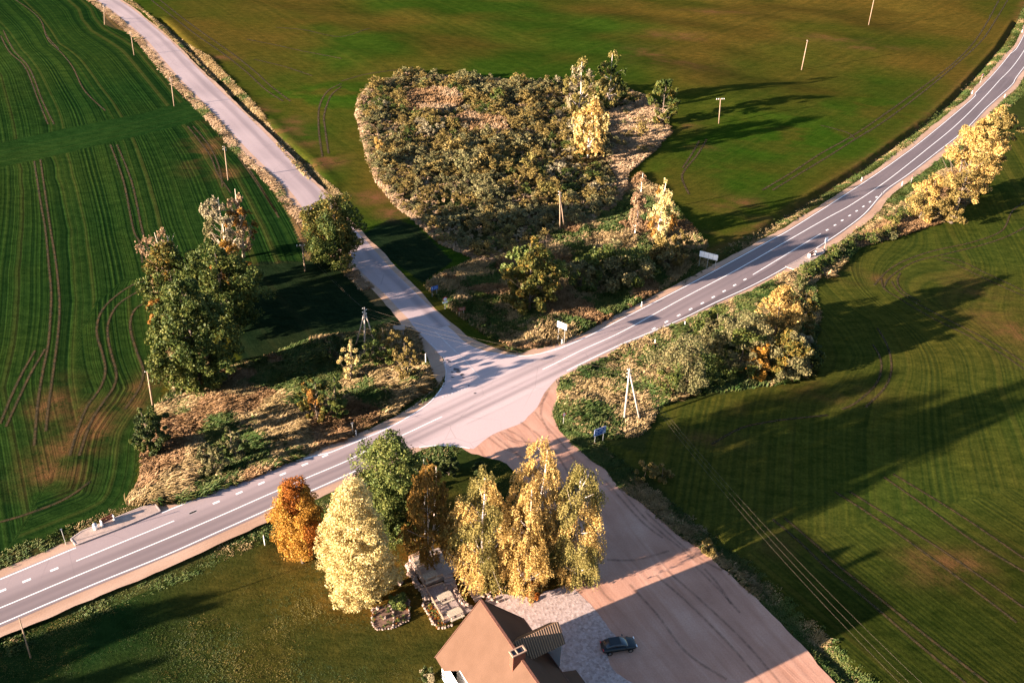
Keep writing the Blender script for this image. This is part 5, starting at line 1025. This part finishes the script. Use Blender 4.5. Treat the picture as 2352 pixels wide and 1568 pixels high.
# chimney
BR = NB('chimney_brick'); bt = BR.node('ShaderNodeTexBrick'); bt.inputs['Scale'].default_value = 4.5; bt.inputs['Color1'].default_value = (.16, .042, .02, 1); bt.inputs['Color2'].default_value = (.11, .03, .016, 1); bt.inputs['Mortar'].default_value = (.15, .10, .08, 1); bt.inputs['Mortar Size'].default_value = .012
oo = BR.obj(); q = BR.node('ShaderNodeSeparateXYZ'); BR.l.new(oo, q.inputs[0]); cb_ = BR.node('ShaderNodeCombineXYZ'); BR.l.new(BR.math('ADD', q.outputs[0], q.outputs[1]), cb_.inputs[0]); BR.l.new(q.outputs[2], cb_.inputs[1]); BR.l.new(cb_.outputs[0], bt.inputs[0]); BRICK = BR.pbr(bt.outputs[0], .9)
zc = Hr+1.15; xcc = HS(np.array([*g(1180, 1500, zc), zc]))
cx_, cy_ = xcc[0], sgn*.35
ch = MB().box((cx_, cy_, (zc+Hr-1.6)/2), (.75, 1.55, zc-(Hr-1.6))).build('chimney', BRICK, house)
m = MB(); 
for sx_, sy_, lx, ly in ((-.38, 0, .14, 1.75), (.38, 0, .14, 1.75), (0, -.80, .62, .14), (0, .80, .62, .14), (0, -.15, .62, .10)): m.box((cx_+sx_, cy_+sy_, zc+.06), (lx, ly, .14))
m.build('chimney_cap', simple('cap_mortar', (.30, .19, .13), .9), ch); MB().box((cx_, cy_, zc+.01), (.6, 1.45, .02)).build('flue', BLACK, ch)
# cross gable on the shaded side: ridge level, running out to the eave
En = np.array([0., 0, 1.]); 
def on_east(x, y):                         # photo point on the shaded roof slope
    Nn = np.array([0, -sgn*pitch, 1.0]); Nn = Nn/np.linalg.norm(Nn); Nw = rd*0+nn*Nn[1]+En*Nn[2]; return HS(onplane(x, y, A3, Nw))
S1 = on_east(1177, 1477); zr = S1[2]; T1 = np.array([*g(1287, 1434, zr), zr]); T1 = HS(T1); T1[0] = S1[0]
V1 = HS(onplane(1299, 1479, A3+nn*T1[1], nn)); gw = abs(V1[0]-S1[0]); oy = T1[1]; zg = V1[2]
Sv = (V1[0], -sgn*(Hr-zg)/pitch*.98, zg+.1)
slab(MB(), [tuple(S1+np.array([0, 0, .12])), (S1[0], oy, zr+.12), (V1[0], oy, zg+.1), Sv], .10).build('porch_roof', ROOF2, house); slab(MB(), [tuple(S1+np.array([0, 0, .12])), (S1[0], oy, zr+.12), (2*S1[0]-V1[0], oy, zg+.1), (2*S1[0]-V1[0], Sv[1], Sv[2])], .10).build('porch_roof', ROOF2, house)
MB().add([(S1[0]-gw+.3, oy+sgn*.3, 0), (S1[0]+gw-.3, oy+sgn*.3, 0), (S1[0]+gw-.3, oy+sgn*.3, zg), (S1[0], oy+sgn*.3, zr-.3), (S1[0]-gw+.3, oy+sgn*.3, zg)], [(0, 1, 2, 3, 4)]).build('porch_wall', PLASTER, house)
slab(MB(), [(V1[0]+.3, -wE*.98, zE+.1), (V1[0]+.3, -wE+sgn*-2.1, zE-.9), (Lh, -wE+sgn*-2.1, zE-.9), (Lh, -wE*.98, zE+.1)], .12).build('veranda_roof', ROOF, house)
MB().bar((0, -wE*1.02, zE-.05), (Lh, -wE*1.02, zE-.05), .14).build('gutter', TRIM, house)
print('house', HS(E3), P1, P2, 'porch', S1, T1, V1, 'chim', xcc)
# ================================================================ CAR in the shade of the house
ca, cb2 = np.array(g(1381, 1493)), np.array(g(1457, 1481)); cm_ = (ca+cb2)/2; vv_ = cb2-ca; crz = math.atan2(vv_[1], vv_[0])
car = empty('parked_car', (cm_[0], cm_[1], .02), 'dark parked car on the yard beside the house, in its shadow', 'car', rz=crz)
PAINT = simple('dark_blue_car_paint', (.006, .010, .014), .35, .3, .05, spec=.6); TYRE = simple('tyre_rubber', (.012, .012, .012), .9); RIM = simple('rim_alloy', (.3, .3, .3), .35, .8)
def loft(sec, name, mat, parent):
    m = MB(); n = len(sec[0][1]); vs = []; fs = []
    for x, pr in sec: vs += [(x, y, z) for y, z in pr]
    for i in range(len(sec)-1):
        for k in range(n): fs.append((i*n+k, i*n+(k+1) % n, (i+1)*n+(k+1) % n, (i+1)*n+k))
    fs.append(tuple(range(n-1, -1, -1))); fs.append(tuple((len(sec)-1)*n+k for k in range(n))); m.add(vs, fs); o = m.build(name, mat, parent, sm=True)
    sb = o.modifiers.new('sub', 'SUBSURF'); sb.levels = 2; sb.render_levels = 2; return o
def hull(hw_, zb, zt): return [(-hw_, zb+.1), (-hw_*1.02, (zb+zt)/2), (-hw_*.93, zt), (0, zt+.04), (hw_*.93, zt), (hw_*1.02, (zb+zt)/2), (hw_, zb+.1), (0, zb)]
loft([(-2.15, hull(.70, .35, .75)), (-2.1, hull(.82, .25, .88)), (-1.5, hull(.88, .2, .95)), (-.2, hull(.9, .2, .93)), (1.0, hull(.9, .2, .92)), (1.7, hull(.86, .2, .80)), (2.1, hull(.78, .25, .68)), (2.18, hull(.66, .35, .58))], 'body', PAINT, car)
loft([(-1.95, hull(.68, .75, .95)), (-1.55, hull(.70, .8, 1.34)), (-.9, hull(.68, .8, 1.45)), (.1, hull(.68, .8, 1.44)), (.75, hull(.70, .8, 1.18)), (1.15, hull(.72, .75, .92))], 'windows', GLASS, car)
MB().box((-.55, 0, 1.455), (1.5, 1.12, .05), taper=.92).build('roof', PAINT, car, bevel=.02)
for sx_ in (-1.32, 1.32):
    for sy_ in (-.86, .86):
        w_ = MB().tube([(sx_, sy_-.11, .32), (sx_, sy_+.11, .32)], .32, 18).build('wheel', TYRE, car, sm=False); MB().tube([(sx_, sy_+(.112 if sy_ > 0 else -.125), .32), (sx_, sy_+(.125 if sy_ > 0 else -.112), .32)], .19, 12).build('rim', RIM, w_)
for sy_ in (-.6, .6): MB().box((2.13, sy_, .66), (.12, .32, .12)).build('headlight', SWHITE, car, bevel=.02); MB().box((-2.1, sy_, .8), (.1, .3, .14)).build('tail_light', RED, car, bevel=.02)
for sy_ in (-.98, .98): MB().box((.72, sy_, .98), (.14, .2, .13)).build('mirror', PAINT, car, bevel=.02)
# ================================================================ TERRACE, FLOWER BEDS
STONE = simple('field_stone', (.27, .195, .155), .9, var=.45, scale=2.2, bumpd=.03)
b = NB('deck_planks'); p = b.pos(); rz_ = math.atan2(rd[1], rd[0]); q = b.mapv(p, (1, 1, 1), (0, 0, -rz_)); sx = b.node('ShaderNodeSeparateXYZ'); b.l.new(q, sx.inputs[0]); fr = b.math('FRACT', b.math('MULTIPLY', sx.outputs[1], 1/.16)); gapm = b.rng(b.math('ABSOLUTE', b.math('SUBTRACT', fr, .5)), .42, .5)
pl = b.noise(1.0, 2, dim='1D', w=b.math('FLOOR', b.math('MULTIPLY', sx.outputs[1], 1/.16))); c = b.ramp(b.math('ADD', b.math('MULTIPLY', pl, .6), b.math('MULTIPLY', b.noise(2, 4, p), .4)), [(.35, (.25, .185, .15)), (.65, (.43, .34, .29))]); DECK = b.pbr(b.mix(gapm, c, (.03, .02, .015)), .8, b.bump(gapm, .4, .02))
RAIL = simple('rail_wood', (.40, .26, .17), .75, var=.25, scale=5); GREYWOOD = simple('old_table_wood', (.40, .33, .25), .85, var=.25, scale=5)
b = NB('paving_flags'); p = b.pos(); br = b.node('ShaderNodeTexBrick'); br.inputs['Scale'].default_value = 1.1; br.inputs['Color1'].default_value = (.40, .31, .28, 1); br.inputs['Color2'].default_value = (.24, .175, .155, 1); br.inputs['Mortar'].default_value = (.12, .09, .08, 1); b.l.new(b.mapv(p, (1, 1, 1), (0, 0, -rz_)), br.inputs[0]); FLAG = b.pbr(b.mix(b.rng(b.noise(3, 4, p), .35, .65), br.outputs[0], (.30, .23, .20)), .9)
def prismobj(name, pts, z0, z1, mat, parent, org):
    P = [tuple(np.array(q_)-np.array(org[:2])) for q_ in pts]; n = len(P)
    ar = sum(P[i][0]*P[(i+1) % n][1]-P[(i+1) % n][0]*P[i][1] for i in range(n)); P = P if ar > 0 else P[::-1]
    return MB().add([(*q_, z0) for q_ in P]+[(*q_, z1) for q_ in P], [tuple(range(n, 2*n))]+[(i, (i+1) % n, (i+1) % n+n, i+n) for i in range(n)]).build(name, mat, parent)
zu, zl = .75, .25
def gq(x, y, z): return g(*Z('t', [(x, y)])[0], z)
org = (*gq(300, 400, 0), 0); ter = empty('terrace', org, 'two-level terrace with stone walls and wooden rails left of the house', 'terrace')
prismobj('upper_deck', [gq(20, 20, zu), gq(215, 330, zu), (gq(470, 235, zu)), gq(640, 160, zu), gq(420, -120, zu)], -.2, zu, DECK, ter, org)
prismobj('lower_paving', [gq(218, 400, zl), gq(455, 815, zl), gq(800, 660, zl), gq(700, 540, zl), gq(560, 300, zl)], -.2, zl, FLAG, ter, org)
for k in range(4):
    a = gq(450, 300, 0)*(1-k/4)+gq(490, 440, 0)*(k/4); b2 = gq(560, 270, 0)*(1-k/4)+gq(620, 420, 0)*(k/4); v = b2-a; mid = (a+b2)/2-np.array(org[:2])
    MB().box((mid[0], mid[1], (zu-.1-k*.12)/2+.1), (np.hypot(*v), .42, zu-.1-k*.12-.15), math.atan2(v[1], v[0])).build('step', DECK, ter)
def stone_wall(name, pts, w, h, z0, parent, org, seed, gapm=.42, r=.26):
    P = smooth(np.array(pts), gapm); m = MB(); rr = random.Random(seed)
    for i, p_ in enumerate(P):
        k = max(1, int(h/.34)) 
        for j in range(k):
            for s in ((-.5, .5) if w > .35 else (0,)):
                nrm = normals2(P)[i]; c_ = p_-np.array(org[:2])+nrm*s*w*.55; m.rock((c_[0]+rr.uniform(-.08, .08), c_[1]+rr.uniform(-.08, .08), z0+.12+j*h/k), r*rr.uniform(.75, 1.2), .8, rr.randint(0, 9999))
    return m.build(name, STONE, parent)
stone_wall('stone_wall', [gq(12, 60, .9), gq(50, 160, .9), (gq(130, 310, .9)), gq(195, 390, .7), gq(245, 530, .5)], .55, 1.0, -.1, ter, org, 1)
stone_wall('stone_wall', [gq(560, 300, .7), gq(600, 400, .7), gq(670, 520, .7), gq(740, 580, .7), gq(820, 635, .7)], .4, .9, -.1, ter, org, 2)
stone_wall('stone_wall', [gq(455, 340, .6), gq(500, 430, .5)], .3, .7, 0, ter, org, 3)
def rail(pts, z, h, name='rail'):
    P = [np.array(q_)-np.array(org[:2]) for q_ in pts]; m = MB()
    for i in range(len(P)-1):
        a, b_ = P[i], P[i+1]; m.bar((*a, z+h), (*b_, z+h), .14, .07); m.bar((*a, z+h*.55), (*b_, z+h*.55), .06, .05); n = max(2, int(np.hypot(*(b_-a))/1.3)+1)
        for k in range(n): q_ = a+(b_-a)*k/(n-1); m.bar((*q_, z), (*q_, z+h), .09)
    return m.build(name, RAIL, ter)
rail([gq(60, 20, zu), gq(215, 322, zu), gq(440, 245, zu)], zu, .45, 'railing'); rail([gq(218, 395, zl), gq(455, 812, zl), gq(545, 780, zl)], zl, .6, 'railing'); rail([gq(25, 30, zu), gq(150, -30, zu)], zu, .45, 'railing'); rail([gq(218, 392, zu), gq(440, 320, zu)], zl, .5, 'railing')
walk = empty('boardwalk', (*gq(780, 380, 0), 0), 'wooden plank path between the terrace and the golden birches', 'path'); o2 = (*gq(780, 380, 0), 0)
prismobj('planks', [gq(640, 240, .12), gq(840, 560, .12), gq(940, 490, .12), gq(760, 190, .12)], -.1, .12, DECK, walk, o2)
P_ = [gq(760, 190, .2), gq(885, 405, .2)]; MB().bar((*(P_[0]-np.array(o2[:2])), .25), (*(P_[1]-np.array(o2[:2])), .25), .16, .3).build('edging_board', RAIL, walk)
def picnic(label, x, y, z, ang):
    c_ = gq(x, y, z+.75); t = empty('picnic_table', (c_[0], c_[1], z), label, 'picnic table', 'picnic tables on the terrace', ang)
    tp = MB()
    for k in range(4): tp.box((0, -.30+.2*k, .75), (1.9, .185, .05))
    tp.build('table_top', GREYWOOD, t)
    for s in (-1, 1): MB().box((0, s*.72, .45), (1.9, .28, .05)).build('bench_seat', GREYWOOD, t)
    for s in (-1, 1): MB().bar((s*.7, -.35, .73), (s*.7, -.62, 0), .08).bar((s*.7, .35, .73), (s*.7, .62, 0), .08).bar((s*.7, -.8, .42), (s*.7, .8, .42), .07).build('leg_frame', GREYWOOD, t)
    return t
pa = rz_+R(90)
picnic('grey wooden picnic table at the far corner of the upper deck', 178, 62, zu, pa); picnic('grey wooden picnic table on the upper deck beside the inner rail', 285, 232, zu, pa)
picnic('picnic table in the middle of the lower paved terrace', 465, 485, zl, pa); picnic('picnic table at the house end of the lower terrace', 590, 690, zl, pa)
def rq(x, y, z=0): return g(*Z('r', [(x, y)])[0], z)
o3 = (*rq(1340, 1050), 0); bed = empty('flower_bed', o3, 'stone-edged flower bed with small plants on the lawn', 'flower bed')
SOIL = simple('bed_soil', (.14, .08, .055), .95, var=.4, scale=3, bumpd=.04)
outl = [rq(*q_) for q_ in [(1165, 975), (1160, 1060), (1168, 1145), (1215, 1185), (1290, 1180), (1350, 1172), (1430, 1145), (1500, 1108), (1532, 1075), (1535, 960), (1520, 870), (1440, 840), (1375, 850), (1330, 930), (1240, 955)]]
prismobj('soil', [tuple(q_) for q_ in smooth(np.array(outl+[outl[0]]), .5)[:-1]], -.05, .12, SOIL, bed, o3)
stone_wall('stone_edging', outl+[outl[0]], .2, .3, .05, bed, o3, 5, .28, .13); stone_wall('stone_edging', [rq(1335, 935), rq(1370, 1010), rq(1375, 1160)], .2, .3, .1, bed, o3, 6, .4, .16); stone_wall('stone_edging', [rq(1330, 935), rq(1362, 860)], .2, .5, .1, bed, o3, 7, .35, .18)
def bedplants(poly, n, seed, parent, org, red=False):
    rg = np.random.default_rng(seed); Q = in_poly_pts(np.array(poly), n, rg); VV = []
    for x, y in Q:
        P, V, cp = make_crown('round', rg.uniform(.25, .6), rg.uniform(.18, .4), 90, .06, rg, n_cl=5, clr=.14); V += np.array([x-org[0], y-org[1], .1]); VV.append(V)
    V = np.concatenate(VV); o = mesh_np('plants', V, np.arange(len(V)).reshape(-1, 4), [LM['green'], LM['maple_dark'], LM['oak']], parent, mi=np.repeat(np.random.default_rng(seed).choice([0, 0, 2, 1], len(V)//4//30+1), 30)[:len(V)//4]); return o
bedplants(outl, 30, 3, bed, o3)
for k, (x, y, r, lb) in enumerate([(1215, 968, .30, 'pale boulder at the upper left corner of the flower bed'), (1285, 1070, .26, 'pale boulder inside the flower bed'), (1440, 712, .45, 'upright pale rock on the lawn above the flower bed'), (1310, 778, .28, 'small rock near the foot of the cream-yellow tree'), (1530, 625, .3, 'rock beside the stone wall of the terrace')]):
    c_ = rq(x, y); o = MB().rock((0, 0, .1), r, 1.3 if k == 2 else .8, 50+k).build('boulder', STONE); o.location = (c_[0], c_[1], .1); tag(o, lb, 'rock', 'garden boulders')
o4 = (*gq(320, 720, 0), 0); bed2 = empty('flower_border', o4, 'narrow planted border with stone edge along the lower terrace', 'flower bed')
ol = [gq(200, 590, 0), gq(270, 740, 0), gq(340, 850, 0), gq(390, 885, 0), gq(470, 880, 0), gq(440, 810, 0), gq(330, 620, 0), gq(240, 540, 0)]
prismobj('soil', [tuple(q_) for q_ in ol], -.05, .10, SOIL, bed2, o4); stone_wall('stone_edging', ol[:5]+[gq(545, 860, 0)], .2, .35, .05, bed2, o4, 8, .36, .18); bedplants(ol, 24, 9, bed2, o4)
# stones and low walls by the forecourt corner
def hq(x, y): return g(*Z('H', [(x, y)])[0])
o5 = (*hq(1100, 950), 0); sw = empty('stone_border', o5, 'low stone border between the golden birches and the gravel forecourt', 'wall')
stone_wall('stones', [hq(980, 975), hq(1060, 935), hq(1130, 915), hq(1200, 895)], .25, .4, .05, sw, o5, 11, .45, .22); stone_wall('stones', [hq(1010, 965), hq(1040, 1000), hq(1075, 1010)], .3, .5, .05, sw, o5, 12, .4, .24)
TR('round_shrub', 'low green and rust shrub at the birch foot on the forecourt edge', 'shrub', (1222, 1372), 1340, 46, 'willow_gold', 'round', 2400, .12, .02, seed=131, nlimb=6, leaf2='maple_dark')
TR('flower_shrub', 'dark shrub with white flowers at the corner of the house', 'shrub', (985, 1562), 1532, 34, 'dark', 'round', 1800, .10, .02, seed=132, nlimb=6, leaf2='pale')
wire('thin cable from the golden birches down to the house gable', (*g(1133, 1312, 7), 7.0), (*g(1166, 1392, 4.5), 4.5), .1, .022, 'cable', 'house cables')
# reddish leafless bush etc. and verge bushes along the dirt road
for k, (bx, by, yt, wp, lb) in enumerate([(1575-95, 1100, 1062, 60, 'small tan bush on the verge where the dirt road bends'), (1625, 1268, 1240, 34, 'little bush on the dirt road verge beside the sunlit patch'), (1520, 1100, 1070, 50, 'yellowish bush next to the tan bush on the verge')]):
    TR('verge_shrub', lb, 'shrub', (bx, by), yt, wp, 'willow_gold', 'round', 1800, .16, .02, seed=140+k, nlimb=5, group='bushes on the dirt road verge')

# unseen trees added past the left edge to cast the shadows on the lawn
for k, (px, py, hgt) in enumerate([(400, 1402, 12), (300, 1425, 13), (150, 1470, 14), (60, 1545, 14), (250, 1560, 12)]):
    c_ = g(px, py); dd = hgt/math.tan(SUN_EL)*.93; bx = c_[0]+math.cos(SUN_AZ)*dd; by = c_[1]+math.sin(SUN_AZ)*dd
    t = empty('tree', (bx, by, 0), 'unseen green tree past the left edge, %s of the row added to shade the lawn' % ['first', 'second', 'third', 'fourth', 'fifth'][k], 'tree', 'unseen trees added to shade the lawn')
    rg = np.random.default_rng(200+k); P, V, cp = make_crown('round', hgt*.9, 3.6, 5000, .4, rg); V[:, 2] += hgt*.1
    mesh_np('crown', V, np.arange(len(V)).reshape(-1, 4), LM['oak'], t); m = MB(); limbs(m, hgt, .2, cp, rg, 12, hgt*.1); m.build('trunk', BARK, t)
